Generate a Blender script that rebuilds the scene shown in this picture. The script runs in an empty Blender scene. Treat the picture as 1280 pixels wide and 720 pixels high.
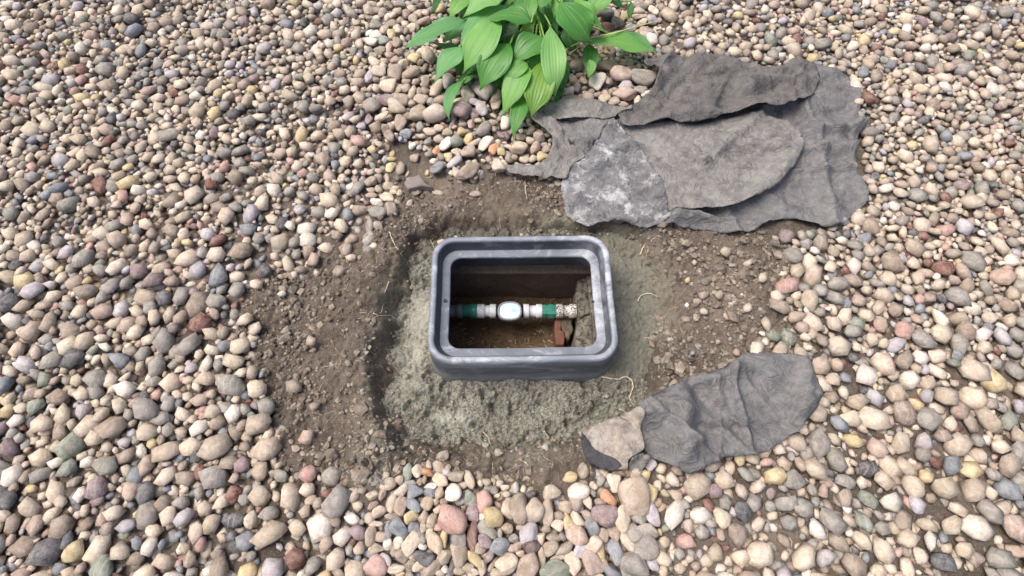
import bpy, bmesh, math, random
import numpy as np
from mathutils import Vector, Matrix
from mathutils.geometry import delaunay_2d_cdt

random.seed(7); rng = np.random.default_rng(7)
sc = bpy.context.scene
col = sc.collection
R = math.radians

# ------------------------------------------------------------------ camera
TILT = R(24.0); FPX = 640.0; DIST = 1.28; ZR = 0.09
CAM = Vector((0.0, -DIST*math.sin(TILT), ZR + DIST*math.cos(TILT)))
cd = bpy.data.cameras.new("camera"); cam = bpy.data.objects.new("camera", cd); col.objects.link(cam)
cam.location = CAM; cam.rotation_euler = (TILT, 0, 0)
cd.sensor_width = 36.0; cd.lens = 36.0*FPX/1280.0; cd.clip_start = 0.02; cd.clip_end = 200.0
sc.camera = cam

# ------------------------------------------------------------------ world, sun, exposure
SUN_EL, SUN_AZ = R(64), R(-78)       # azimuth from +Y, negative = to the left
w = bpy.data.worlds.new("World"); sc.world = w; w.use_nodes = True
nt = w.node_tree; bg = nt.nodes["Background"]
sky = nt.nodes.new("ShaderNodeTexSky"); sky.sky_type = 'NISHITA'; sky.sun_disc = False
sky.sun_elevation = SUN_EL; sky.sun_rotation = SUN_AZ; sky.air_density = 1.0; sky.dust_density = 6.0; sky.ozone_density = 0.3
nt.links.new(sky.outputs[0], bg.inputs[0]); bg.inputs[1].default_value = 0.115
sd = bpy.data.lights.new("sun", 'SUN'); sun = bpy.data.objects.new("sun", sd); col.objects.link(sun)
sd.energy = 1.5; sd.angle = R(30); sd.color = (1.0, 0.99, 0.98)
d = Vector((math.sin(SUN_AZ)*math.cos(SUN_EL), math.cos(SUN_AZ)*math.cos(SUN_EL), math.sin(SUN_EL)))
sun.rotation_euler = d.to_track_quat('Z', 'Y').to_euler()
sc.view_settings.view_transform = 'Standard'; sc.view_settings.look = 'None'
sc.view_settings.gamma = 1.0; sc.view_settings.exposure = 0.72
sc.cycles.max_bounces = 6

# ------------------------------------------------------------------ helpers
def un(u, v, z=0.0):
    """point of the plane at height z that the photograph shows at (u, v)"""
    a = (u-640)/FPX; b = (360-v)/FPX
    dy = b*math.cos(TILT)+math.sin(TILT); dz = b*math.sin(TILT)-math.cos(TILT)
    s = (z-CAM.z)/dz
    return Vector((a*s, CAM.y+dy*s, z))
def scale_at(p):
    """metres per pixel of the photograph at p"""
    Y = p.y-CAM.y; Z = p.z-CAM.z
    return (Y*math.sin(TILT)-Z*math.cos(TILT))/FPX
def to_px(x, y, z):
    Y = y-CAM.y; Z = z-CAM.z
    dd = Y*math.sin(TILT)-Z*math.cos(TILT); b = Y*math.cos(TILT)+Z*math.sin(TILT)
    return 640+FPX*x/dd, 360-FPX*b/dd
def s2l(c):
    return tuple(((v/255)/12.92 if v/255 <= .04045 else ((v/255+.055)/1.055)**2.4) for v in c)

def _h(ix, iy, iz):
    n = (ix*374761393 + iy*668265263 + iz*2147483647*3 + 1013904223).astype(np.int64) & 0xffffffff
    n = ((n ^ (n >> 13))*1274126177) & 0xffffffff
    n = ((n ^ (n >> 16))*2246822519) & 0xffffffff
    return ((n ^ (n >> 15)) & 0xffff)/65535.0
def noise(x, y, z=0.0):
    x = np.asarray(x, float); y = np.asarray(y, float); z = np.zeros_like(x)+z
    fx = np.floor(x); fy = np.floor(y); fz = np.floor(z)
    tx = x-fx; ty = y-fy; tz = z-fz
    tx = tx*tx*(3-2*tx); ty = ty*ty*(3-2*ty); tz = tz*tz*(3-2*tz)
    ix = fx.astype(np.int64); iy = fy.astype(np.int64); iz = fz.astype(np.int64)
    r = 0
    for a in (0, 1):
        for b in (0, 1):
            for c in (0, 1):
                r = r + _h(ix+a, iy+b, iz+c)*(tx if a else 1-tx)*(ty if b else 1-ty)*(tz if c else 1-tz)
    return r*2-1
def fbm(x, y, s, o=4, z=0.0, g=.5):
    r = 0; a = 1; t = 0
    for i in range(o):
        r = r + a*noise(np.asarray(x)*s+17.3*i, np.asarray(y)*s-9.1*i, z*s if np.ndim(z) else z+i*3.7); t += a; a *= g; s *= 2.03
    return r/t
def worley(x, y, s, seed=0):
    """distance to the nearest of one jittered point per cell, 0..~1"""
    x = np.asarray(x, float)*s; y = np.asarray(y, float)*s; ix = np.floor(x).astype(np.int64); iy = np.floor(y).astype(np.int64)
    d = np.full(x.shape, 9.); k = np.zeros_like(ix)+seed
    for a in (-1, 0, 1):
        for b in (-1, 0, 1):
            px = ix+a+_h(ix+a, iy+b, k); py = iy+b+_h(ix+a, iy+b, k+71); sz = .7+.6*_h(ix+a, iy+b, k+33)
            d = np.minimum(d, np.hypot(px-x, py-y)/sz)
    return np.clip(d, 0, 1.1)
def sstep(a, b, x):
    t = np.clip((x-a)/(b-a), 0, 1); return t*t*(3-2*t)
def poly_sd(px, py, poly):
    """signed distance to a polygon, negative inside"""
    px = np.asarray(px, float); py = np.asarray(py, float)
    d2 = np.full(px.shape, 1e9); ins = np.zeros(px.shape, bool)
    n = len(poly)
    for i in range(n):
        x0, y0 = poly[i]; x1, y1 = poly[(i+1) % n]
        ex, ey = x1-x0, y1-y0
        t = np.clip(((px-x0)*ex+(py-y0)*ey)/(ex*ex+ey*ey+1e-12), 0, 1)
        d2 = np.minimum(d2, (px-x0-t*ex)**2+(py-y0-t*ey)**2)
        c = (y0 > py) != (y1 > py)
        with np.errstate(divide='ignore', invalid='ignore'):
            xi = x0+(py-y0)/(y1-y0+1e-15)*(x1-x0)
        ins ^= c & (px < xi)
    dd = np.sqrt(d2)
    return np.where(ins, -dd, dd)

def link(name, me, mat=None, parent=None):
    o = bpy.data.objects.new(name, me); col.objects.link(o)
    if mat is not None and not me.materials: me.materials.append(mat)
    if parent is not None: o.parent = parent
    return o
def mesh_from(name, vs, fs, smooth=True):
    me = bpy.data.meshes.new(name)
    me.from_pydata([tuple(v) for v in vs], [], fs)
    if smooth: me.polygons.foreach_set("use_smooth", [True]*len(me.polygons))
    me.update(); return me
def bm_obj(name, bm, mat, parent=None, smooth=True):
    bmesh.ops.recalc_face_normals(bm, faces=bm.faces)
    me = bpy.data.meshes.new(name); bm.to_mesh(me); bm.free()
    if smooth: me.polygons.foreach_set("use_smooth", [True]*len(me.polygons))
    return link(name, me, mat, parent)
def tag(o, label=None, cat=None, group=None, kind=None):
    if label: o["label"] = label
    if cat: o["category"] = cat
    if group: o["group"] = group
    if kind: o["kind"] = kind
    return o
def empty(name, loc):
    o = bpy.data.objects.new(name, None); col.objects.link(o); o.location = loc; o.empty_display_size = .02
    return o
def set_attr(me, name, vals):
    a = me.attributes.new(name, 'FLOAT', 'POINT'); a.data.foreach_set("value", np.asarray(vals, np.float32))
def set_col(me, name, vals):
    a = me.attributes.new(name, 'FLOAT_COLOR', 'POINT')
    v = np.ones((len(vals), 4), np.float32); v[:, :3] = vals; a.data.foreach_set("color", v.ravel())
def apply_mod(o):
    dg = bpy.context.evaluated_depsgraph_get(); dg.update()
    me = bpy.data.meshes.new_from_object(o.evaluated_get(dg)); old = o.data
    o.modifiers.clear(); o.data = me; me.name = old.name

# ------------------------------------------------------------------ material helpers
class NT:
    def __init__(s, name, rough=.8, spec=.3):
        s.m = bpy.data.materials.new(name); s.m.use_nodes = True; s.t = s.m.node_tree
        s.b = s.t.nodes["Principled BSDF"]; s.b.inputs["Roughness"].default_value = rough
        s.b.inputs["Specular IOR Level"].default_value = spec
    def n(s, typ, **kw):
        x = s.t.nodes.new(typ)
        for k, v in kw.items():
            if k in x.inputs.keys(): 
                if hasattr(v, 'links') or isinstance(v, bpy.types.NodeSocket): s.t.links.new(v, x.inputs[k])
                else: x.inputs[k].default_value = v
            else: setattr(x, k, v)
        return x
    def l(s, a, b): s.t.links.new(a, b)
    def coord(s, kind="Object"): return s.n("ShaderNodeTexCoord").outputs[kind]
    def noise(s, scale, detail=4, rough=.55, vec=None, dist=0):
        x = s.n("ShaderNodeTexNoise"); x.inputs["Scale"].default_value = scale; x.inputs["Detail"].default_value = detail
        x.inputs["Roughness"].default_value = rough; x.inputs["Distortion"].default_value = dist
        if vec is not None: s.l(vec, x.inputs["Vector"])
        return x.outputs["Fac"]
    def ramp(s, fac, stops):
        x = s.n("ShaderNodeValToRGB"); e = x.color_ramp.elements
        while len(e) < len(stops): e.new(.5)
        for i, (p, c) in enumerate(stops):
            e[i].position = p; e[i].color = (*c, 1) if hasattr(c, '__len__') else (c, c, c, 1)
        s.l(fac, x.inputs[0]); return x.outputs[0]
    def mix(s, f, a, b, mode='MIX'):
        x = s.n("ShaderNodeMix"); x.data_type = 'RGBA'; x.blend_type = mode
        for sock, v in ((x.inputs[0], f), (x.inputs[6], a), (x.inputs[7], b)):
            if isinstance(v, bpy.types.NodeSocket): s.l(v, sock)
            elif hasattr(v, '__len__'): sock.default_value = (*v, 1)
            else: sock.default_value = v
        return x.outputs[2]
    def math(s, op, a, b=0.0):
        x = s.n("ShaderNodeMath"); x.operation = op
        for sock, v in ((x.inputs[0], a), (x.inputs[1], b)):
            if isinstance(v, bpy.types.NodeSocket): s.l(v, sock)
            else: sock.default_value = v
        return x.outputs[0]
    def attr(s, name, out="Fac"):
        x = s.n("ShaderNodeAttribute"); x.attribute_name = name; return x.outputs[out]
    def bump(s, h, strength=.3, dist=.002, prev=None):
        x = s.n("ShaderNodeBump"); x.inputs["Strength"].default_value = strength; x.inputs["Distance"].default_value = dist
        s.l(h, x.inputs["Height"])
        if prev is not None: s.l(prev, x.inputs["Normal"])
        s.l(x.outputs[0], s.b.inputs["Normal"]); return x.outputs[0]
    def base(s, c):
        if isinstance(c, bpy.types.NodeSocket): s.l(c, s.b.inputs["Base Color"])
        else: s.b.inputs["Base Color"].default_value = (*c, 1)

def stone_mat(name, individual):
    m = NT(name, .72, .3)
    if individual:
        oi = m.n("ShaderNodeObjectInfo"); tint = oi.outputs["Color"]; rnd = oi.outputs["Random"]
        va = m.n("ShaderNodeVectorMath"); va.operation = 'MULTIPLY_ADD'
        m.l(m.coord("Object"), va.inputs[0]); va.inputs[1].default_value = (.018, .018, .018)
        cx = m.n("ShaderNodeCombineXYZ"); m.l(m.math('MULTIPLY', rnd, 37.0), cx.inputs[0]); m.l(m.math('MULTIPLY', rnd, 91.0), cx.inputs[1])
        m.l(cx.outputs[0], va.inputs[2]); vec = va.outputs[0]
    else:
        tint = m.attr("tint", "Color"); vec = m.coord("Object"); rnd = m.attr("rnd")
    big = m.noise(55, 5, .6, vec, .6); fine = m.noise(420, 3, .7, vec); mid = m.noise(150, 4, .65, vec)
    c = m.mix(m.ramp(big, [(.36, 0), (.66, 1)]), m.mix(1.0, tint, (.74, .71, .68), 'MULTIPLY'), m.mix(.22, tint, (.72, .66, .58)))
    c = m.mix(m.math('MULTIPLY', m.ramp(fine, [(.34, 1), (.46, 0)]), .6), c, m.mix(1.0, c, (.45, .42, .4), 'MULTIPLY'))
    c = m.mix(m.math('MULTIPLY', m.ramp(fine, [(.6, 0), (.72, 1)]), .35), c, (.72, .68, .62))
    # a mineral band across some of the stones
    wv = m.n("ShaderNodeTexWave"); wv.inputs["Scale"].default_value = 22; wv.inputs["Distortion"].default_value = 5; wv.inputs["Detail"].default_value = 3
    m.l(vec, wv.inputs["Vector"])
    band = m.math('MULTIPLY', m.ramp(wv.outputs["Fac"], [(.82, 0), (.96, 1)]), m.ramp(rnd, [(.86, 0), (.88, .35)]))
    c = m.mix(band, c, m.mix(.5, tint, (.75, .7, .62)))
    # dry dust
    c = m.mix(m.math('MULTIPLY', m.ramp(mid, [(.5, 0), (.7, 1)]), .45), c, s2l((168, 148, 124)))
    m.base(c)
    m.l(m.ramp(big, [(.3, .6), (.7, .85)]), m.b.inputs["Roughness"])
    b1 = m.bump(fine, .45, .0015); m.bump(mid, .6, .004, b1)
    return m.m
M = {}
M['stone'] = stone_mat("stone", True); M['gravel'] = stone_mat("gravel_stone", False)

def soil_mat():
    m = NT("soil", .95, .1); v = m.coord("Object")
    a = m.noise(9, 6, .6, v, .5); b = m.noise(70, 6, .7, v); f = m.noise(380, 4, .75, v)
    dry = m.attr("dry"); mort = m.attr("mortar")
    c = m.mix(m.ramp(a, [(.32, 0), (.68, 1)]), s2l((82, 73, 65)), s2l((124, 113, 102)))
    c = m.mix(m.math('MULTIPLY', m.ramp(b, [(.42, 0), (.62, 1)]), .7), c, s2l((68, 59, 52)))
    c = m.mix(m.math('MULTIPLY', m.ramp(f, [(.5, 0), (.68, 1)]), .55), c, s2l((170, 158, 143)))
    c = m.mix(m.math('MULTIPLY', m.ramp(f, [(.3, 1), (.42, 0)]), .6), c, s2l((62, 54, 46)))
    c = m.mix(m.math('MULTIPLY', dry, .4), c, s2l((158, 144, 128)))
    # mortar splashed on the soil
    c = m.mix(m.math('MULTIPLY', mort, m.ramp(b, [(.4, 0), (.55, .85)])), c, s2l((150, 148, 130)))
    m.base(c); p = m.bump(f, .8, .003); p = m.bump(b, .8, .010, p)
    return m.m
def concrete_mat(name="wet_concrete"):
    m = NT(name, .86, .3); v = m.coord("Object")
    a = m.noise(8, 5, .6, v, .8); b = m.noise(60, 6, .7, v); f = m.noise(230, 6, .8, v)
    vo = m.n("ShaderNodeTexVoronoi"); vo.inputs["Scale"].default_value = 170; m.l(v, vo.inputs["Vector"])
    damp = m.attr("damp"); smooth = m.attr("smooth"); muddy = m.attr("muddy")
    c = m.mix(m.ramp(a, [(.3, 0), (.7, 1)]), s2l((146, 144, 130)), s2l((186, 183, 168)))
    c = m.mix(m.math('MULTIPLY', m.ramp(b, [(.48, 0), (.62, 1)]), m.math('SUBTRACT', .65, m.math('MULTIPLY', smooth, .55))), c, s2l((96, 93, 81)))
    c = m.mix(m.math('MULTIPLY', m.ramp(f, [(.40, 1), (.48, 0)]), m.math('SUBTRACT', 1.0, m.math('MULTIPLY', smooth, .55))), c, s2l((72, 68, 58)))
    c = m.mix(m.math('MULTIPLY', m.ramp(f, [(.6, 0), (.72, 1)]), .4), c, s2l((214, 210, 192)))
    c = m.mix(m.math('MULTIPLY', damp, .75), c, m.mix(m.ramp(b, [(.35, 0), (.65, 1)]), s2l((92, 89, 77)), s2l((122, 119, 105))))
    c = m.mix(m.math('MULTIPLY', muddy, .8), c, s2l((98, 82, 68)))
    m.base(c)
    amp = m.math('SUBTRACT', 1.0, m.math('MULTIPLY', smooth, .75))
    p = m.bump(m.math('MULTIPLY', f, amp), 1.0, .005); p = m.bump(m.math('MULTIPLY', vo.outputs["Distance"], amp), .55, .004, p); m.bump(m.math('MULTIPLY', b, amp), .8, .009, p)
    return m.m
M['soil'] = soil_mat(); M['concrete'] = concrete_mat()

def plastic_mat(name, dark, dustc, amt, rough=.42, stretch=(6, 60, 60), scuff=.8):
    m = NT(name, rough, .5); v = m.coord("Object")
    mp = m.n("ShaderNodeMapping"); m.l(v, mp.inputs["Vector"]); mp.inputs["Scale"].default_value = stretch
    st = m.noise(1.0, 6, .7, mp.outputs[0], 1.6); big = m.noise(14, 4, .6, v, .5); fine = m.noise(240, 4, .7, v)
    dust = m.attr("dust")  # settled dust, plus sky reflection painted as a paler tone on upward faces
    c = m.mix(m.math('MULTIPLY', m.ramp(big, [(.3, .55), (.7, 1)]), amt), dark, dustc)
    c = m.mix(m.math('MULTIPLY', m.math('MULTIPLY', dust, m.ramp(st, [(.25, .35), (.7, 1)])), .8), c, dustc)
    c = m.mix(m.math('MULTIPLY', m.math('ADD', m.ramp(st, [(.54, 0), (.64, .6)]), m.math('MULTIPLY', m.attr('scuff'), m.ramp(st, [(.36, 0), (.55, .9)]))), m.math('ADD', m.math('MULTIPLY', dust, .7), .3)), c, m.mix(.4, dustc, (.62, .62, .6)))
    c = m.mix(m.math('MULTIPLY', m.attr("mud"), m.ramp(fine, [(.35, 1), (.6, .2)])), c, s2l((140, 136, 120)))
    m.base(c); m.l(m.ramp(st, [(.3, rough), (.7, .7)]), m.b.inputs["Roughness"])
    m.bump(fine, .12, .001)
    return m.m
M['box'] = plastic_mat("black_plastic", (.022, .026, .033), s2l((156, 162, 173)), .09, stretch=(9, 16, 20))
def simple(name, c, c2=None, rough=.5, spec=.4, speck=None, amt=.6, sc_=180, th=(.5, .6)):
    m = NT(name, rough, spec); v = m.coord("Object"); n1 = m.noise(sc_, 4, .65, v); n2 = m.noise(22, 4, .6, v, .4)
    k = m.mix(m.ramp(n2, [(.35, 0), (.65, 1)]), c, c2 or c)
    if speck: k = m.mix(m.math('MULTIPLY', m.ramp(n1, [(th[0], 0), (th[1], 1)]), amt), k, speck)
    m.base(k); m.bump(n1, .25, .0012); return m.m
M['white_pvc'] = simple("white_pvc", (.74, .75, .77), (.66, .67, .68), .35, .5, s2l((130, 116, 100)), .25, 180, (.58, .64))
M['muddy_white'] = simple("muddy_white_pvc", (.72, .71, .68), (.6, .58, .55), .55, .3, s2l((84, 72, 60)), .95, 210, (.48, .56))
M['green_pvc'] = simple("green_pvc", (.02, .16, .115), (.05, .26, .2), .35, .5, s2l((80, 92, 80)), .35)
M['gray_pvc'] = simple("gray_pvc", (.2, .2, .2), (.14, .14, .14), .5, .4, s2l((100, 90, 78)), .5)
M['black_part'] = simple("black_nut", (.02, .02, .023), (.035, .035, .04), .45)
M['ring'] = simple("gray_ring", (.28, .29, .31), (.22, .23, .25), .4, .5)
M['dial'] = simple("white_dial", (.60, .72, .82), (.55, .69, .80), .38, .4)
M['lcd'] = simple("lcd", (.32, .6, .66), (.4, .68, .72), .2, .5)
M['brick'] = simple("brick_red", s2l((132, 84, 70)), s2l((104, 72, 62)), .9, .1, s2l((104, 86, 72)), .9, 90)
M['slab'] = simple("old_concrete", s2l((128, 124, 114)), s2l((94, 89, 80)), .92, .1, s2l((58, 52, 45)), .9, 90)
M['root'] = simple("root_fibre", s2l((222, 210, 184)), s2l((200, 184, 154)), .8, .2, s2l((140, 120, 96)), .4)
M['straw'] = simple("straw", s2l((214, 200, 150)), s2l((190, 178, 120)), .7, .2)

# ================================================================== setting: ground
def pxpoly(pts, z=0.0):
    return [tuple(un(u, v, z)[:2]) for u, v in pts]
SOIL = pxpoly([(484, 232), (470, 205), (500, 168), (530, 188), (548, 215), (590, 225), (640, 205), (665, 215), (700, 235), (770, 235), (870, 262), (930, 290), (985, 330), (1010, 400), (985, 480),
               (930, 540), (870, 565), (840, 572), (740, 585), (712, 612), (676, 615), (640, 600), (600, 596), (560, 585), (520, 582), (480, 592), (430, 600), (375, 585), (330, 540), (300, 470), (310, 400), (345, 340), (400, 300), (440, 318), (466, 310), (476, 268)])
CONC = pxpoly([(513, 345), (522, 305), (560, 284), (640, 281), (740, 282), (800, 296), (822, 345), (826, 400), (820, 455), (802, 508), (742, 536), (700, 552), (650, 548), (600, 552), (545, 562),
               (508, 552), (484, 520), (474, 480), (480, 440), (492, 390)], -.04)
BX, BY, BYAW = .0245, -.0195, R(.8)       # meter box centre and turn
BW, BD = .456, .338
def to_box(x, y):
    c, s = math.cos(BYAW), math.sin(BYAW); dx = x-BX; dy = y-BY
    return dx*c+dy*s, -dx*s+dy*c
def rr_sd(x, y, hw, hd, r):
    qx = np.abs(x)-hw+r; qy = np.abs(y)-hd+r
    return np.hypot(np.maximum(qx, 0), np.maximum(qy, 0))+np.minimum(np.maximum(qx, qy), 0)-r

def ground_h(x, y):
    x = np.asarray(x, float); y = np.asarray(y, float)
    sdp = poly_sd(x, y, SOIL); cs = poly_sd(x, y, CONC)
    far = sstep(-.02, .05, sdp)
    z = -.022 + .010*fbm(x, y, 4, 3)
    lump = .012*fbm(x, y, 14, 4, 1.3)+.014*np.maximum(fbm(x, y, 38, 3, 5.)-.05, 0)-.010*np.maximum(fbm(x, y, 30, 3, 15.)-.15, 0)+.0035*fbm(x, y, 170, 2, 19.)
    wx = x+.004*noise(x*70, y*70, 3.); wy = y+.004*noise(x*70, y*70, 8.)
    lump = lump+.013*(.45-worley(wx, wy, 55, 3))*np.clip(fbm(x, y, 9, 2, 40.)*2+.6, .1, 1.2)+.004*(.45-worley(wx, wy, 125, 4))
    z = z + lump*(1-far*.6)
    # bank of dug soil on the left, dip at the collar's edge
    bx, by, _ = un(466, 380); d = np.hypot((x-bx)/.09, (y-by)/.24); z = z + .05*np.exp(-d*d)*(1+.4*fbm(x, y, 22, 3, 2.))
    bx, by, _ = un(462, 560); d = np.hypot((x-bx)/.055, (y-by)/.10); z = z + .035*np.exp(-d*d)
    bx, by, _ = un(650, 575); d = np.hypot((x-bx)/.12, (y-by)/.03); z = z + .018*np.exp(-d*d)
    bx, by, _ = un(822, 420); d = np.hypot((x-bx)/.03, (y-by)/.30); z = z + .02*np.exp(-d*d)
    cs = cs+.020*fbm(x, y, 18, 3, 27.)
    wl = .45+.65*np.clip(sstep(-.12, -.2, x)+sstep(-.2, -.28, y)*sstep(.1, -.05, x), 0, 1)*(1-sstep(.18, .24, x))
    rim = np.exp(-((cs-.006)/.014)**2)*wl
    z = z - .05*rim*np.clip(fbm(x, y, 15, 3, 7.)*1.6+.6, 0, 1.2)
    z = z - .075*sstep(.012, -.022, cs)
    return z
def axis(lo, hi, step, far):
    a = list(np.arange(lo, hi+1e-9, step)); s = step; v = hi
    while v < far: s *= 1.35; v += s; a.append(v)
    s = step; v = lo; pre = []
    while v > -far: s *= 1.35; v -= s; pre.append(v)
    return np.array(pre[::-1]+a)
gx = axis(-.86, .96, .0038, 45); gy = axis(-.46, .38, .0036, 45)
XX, YY = np.meshgrid(gx, gy); X = XX.ravel(); Y = YY.ravel()
Z = ground_h(X, Y)
bxx, byy = to_box(X, Y)
inside = rr_sd(bxx, byy, BW/2-.012, BD/2-.012, .05) < 0
nx, ny = len(gx), len(gy)
idx = np.arange(nx*ny).reshape(ny, nx)
q = np.stack([idx[:-1, :-1], idx[:-1, 1:], idx[1:, 1:], idx[1:, :-1]], -1).reshape(-1, 4)
q = q[~inside[q].any(1)]
gm = mesh_from("ground", np.stack([X, Y, Z], 1), [tuple(map(int, r)) for r in q])
set_attr(gm, "dry", sstep(.10, -.04, poly_sd(X, Y, SOIL))*0+np.clip(fbm(X, Y, 5, 3, 4.)+.15, 0, 1))
cs = poly_sd(X, Y, CONC); mp_ = un(655, 568); mq = un(700, 560)
mor = np.clip(1-cs/.05, 0, 1)*sstep(-.1, .25, fbm(X, Y, 12, 3, 8.)+.1)+1.1*np.exp(-((X-mp_.x)/.075)**2-((Y-mp_.y)/.028)**2)*sstep(-.25, .2, fbm(X, Y, 22, 3, 18.))
ml_ = un(463, 565); mor = mor+np.exp(-((X-ml_.x)/.05)**2-((Y-ml_.y)/.08)**2)*.8
set_attr(gm, "mortar", np.clip(mor, 0, 1))
tag(link("ground", gm, M['soil']), kind='structure')

# ------------------------------------------------------------------ concrete collar
def conc_h(x, y):
    cs = poly_sd(x, y, CONC)-.030+.020*fbm(x, y, 13, 3, 3.)+.012*fbm(x, y, 50, 2, 33.)
    bx_, by_ = to_box(x, y); bd = rr_sd(bx_, by_, BW/2, BD/2, .06)
    c = un(528, 395, -.04); sm = np.exp(-((x-c.x)/.045)**2-((y-c.y)/.075)**2)
    c2 = un(560, 520, -.04); sm = np.maximum(sm, .7*np.exp(-((x-c2.x)/.05)**2-((y-c2.y)/.02)**2))
    rgt = sstep(.245, .268, x)*sstep(-.22, -.15, y)
    c3 = un(518, 440, -.04); sm = np.maximum(sm, .75*np.exp(-((x-c3.x)/.035)**2-((y-c3.y)/.09)**2))
    sm = np.maximum(sm, rgt*.6)
    rough = 1-sm*.9
    z = -.047+.010*fbm(x, y, 7, 3, 2.)+rough*1.4*(.013*fbm(x, y, 22, 3, 6.)-.034*np.maximum(fbm(x, y, 42, 3, 31.)-.08, 0)+.006*(.5-worley(x+.004*noise(x*80, y*80, 3.), y+.004*noise(x*80, y*80, 8.), 72, 5))*np.clip(fbm(x, y, 14, 2, 44.)*2+.7, 0, 1.3)+.0042*(.45-worley(x+.002*noise(x*150, y*150, 5.), y, 150, 6))+.005*fbm(x, y, 200, 2, 4.))
    z = z + .012*np.exp(-(bd/.012)**2)*(.5+.5*fbm(x, y, 18, 2, 5.)) - .010*sstep(.03, .12, bd)
    z = z - .05*sstep(-.015, .030, cs)
    return z, sm, rgt, cs, bd
gx = np.arange(-.42, .46, .0026); gy = np.arange(-.40, .28, .0026)
XX, YY = np.meshgrid(gx, gy); X = XX.ravel(); Y = YY.ravel()
Z, sm, rgt, cs, bd = conc_h(X, Y)
nx, ny = len(gx), len(gy); idx = np.arange(nx*ny).reshape(ny, nx)
q = np.stack([idx[:-1, :-1], idx[:-1, 1:], idx[1:, 1:], idx[1:, :-1]], -1).reshape(-1, 4)
bad = (bd < -.012) | (cs > .055)
q = q[~bad[q].any(1)]
used = np.unique(q); rm = -np.ones(nx*ny, int); rm[used] = np.arange(len(used)); q = rm[q]
cm = mesh_from("concrete_collar", np.stack([X, Y, Z], 1)[used], [tuple(map(int, r)) for r in q])
topband = sstep(.155, .20, Y)
set_attr(cm, "smooth", sm[used]); set_attr(cm, "damp", np.clip(rgt*1.0+topband*.9+sstep(.10, .24, X)*.35+sstep(-.028, .0, cs)*.5+.3*fbm(X, Y, 6, 2, 9.), 0, 1)[used])
set_attr(cm, "muddy", np.clip(topband*.35*(fbm(X, Y, 16, 3, 2.)+.6)+sstep(-.03, .01, cs)*.6, 0, 1)[used])
tag(link("concrete_collar", cm, M['concrete']), "lumpy gray-green wet concrete collar poured round the meter box", "concrete")

# ================================================================== meter box
def rr_ring(hw, hd, r, z, n=10):
    r = min(r, hw, hd); out = []
    for (cx, cy, a0) in ((hw-r, hd-r, 0), (-(hw-r), hd-r, 90), (-(hw-r), -(hd-r), 180), (hw-r, -(hd-r), 270)):
        for k in range(n+1):
            a = R(a0+90*k/n); out.append((cx+r*math.cos(a), cy+r*math.sin(a), z))
    # straight sides get intermediate points
    res = []
    for i, p in enumerate(out):
        res.append(p); p2 = out[(i+1) % len(out)]
        L = math.hypot(p2[0]-p[0], p2[1]-p[1])
        if L > .03:
            for k in range(1, 12): res.append((p[0]+(p2[0]-p[0])*k/12, p[1]+(p2[1]-p[1])*k/12, z))
    return res
def ring_mesh(name, prof, mat, parent, wob=.0012, n=10):
    vs = []; fs = []; dust = []; mud = []
    for (hw, hd, r, z, du) in prof:
        rg = rr_ring(hw, hd, r, z, n); N = len(rg)
        for (x, y, zz) in rg:
            k = wob*float(noise(x*9+3, y*9, zz*3))
            l = math.hypot(x, y); vs.append((x+k*x/l, y+k*y/l, zz)); dust.append(du)
            mud.append(max(0, min(1, (-.015-zz)/.04+.5*float(noise(x*30, y*30, 2.)))) if hw > BW/2-.001 else 0)
    m = len(prof)
    for j in range(m-1):
        for i in range(N):
            i2 = (i+1) % N; fs.append((j*N+i, j*N+i2, (j+1)*N+i2, (j+1)*N+i))
    me = mesh_from(name, vs, fs); set_attr(me, "dust", dust); set_attr(me, "mud", mud)
    va = np.array(vs); set_attr(me, "scuff", np.clip(np.exp(-((va[:, 0]-.20)/.06)**2-((va[:, 1]-.06)/.14)**2)*1.3+np.exp(-((va[:, 0]+.09)/.09)**2)*(va[:, 1] < -.15)*(va[:, 2] > .03)*.9, 0, 1))
    o = link(name, me, mat, parent)
    bm = bmesh.new(); bm.from_mesh(me); bmesh.ops.recalc_face_normals(bm, faces=bm.faces); bm.to_mesh(me); bm.free()
    return o
box = empty("meter_box", (BX, BY, 0)); box.rotation_euler = (0, 0, BYAW)
tag(box, "open black plastic meter box with rounded corners set in wet concrete", "meter box")
h, dp = BW/2, BD/2
t = .0155; zL = .058; lw = .0205; sl = .009
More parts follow.
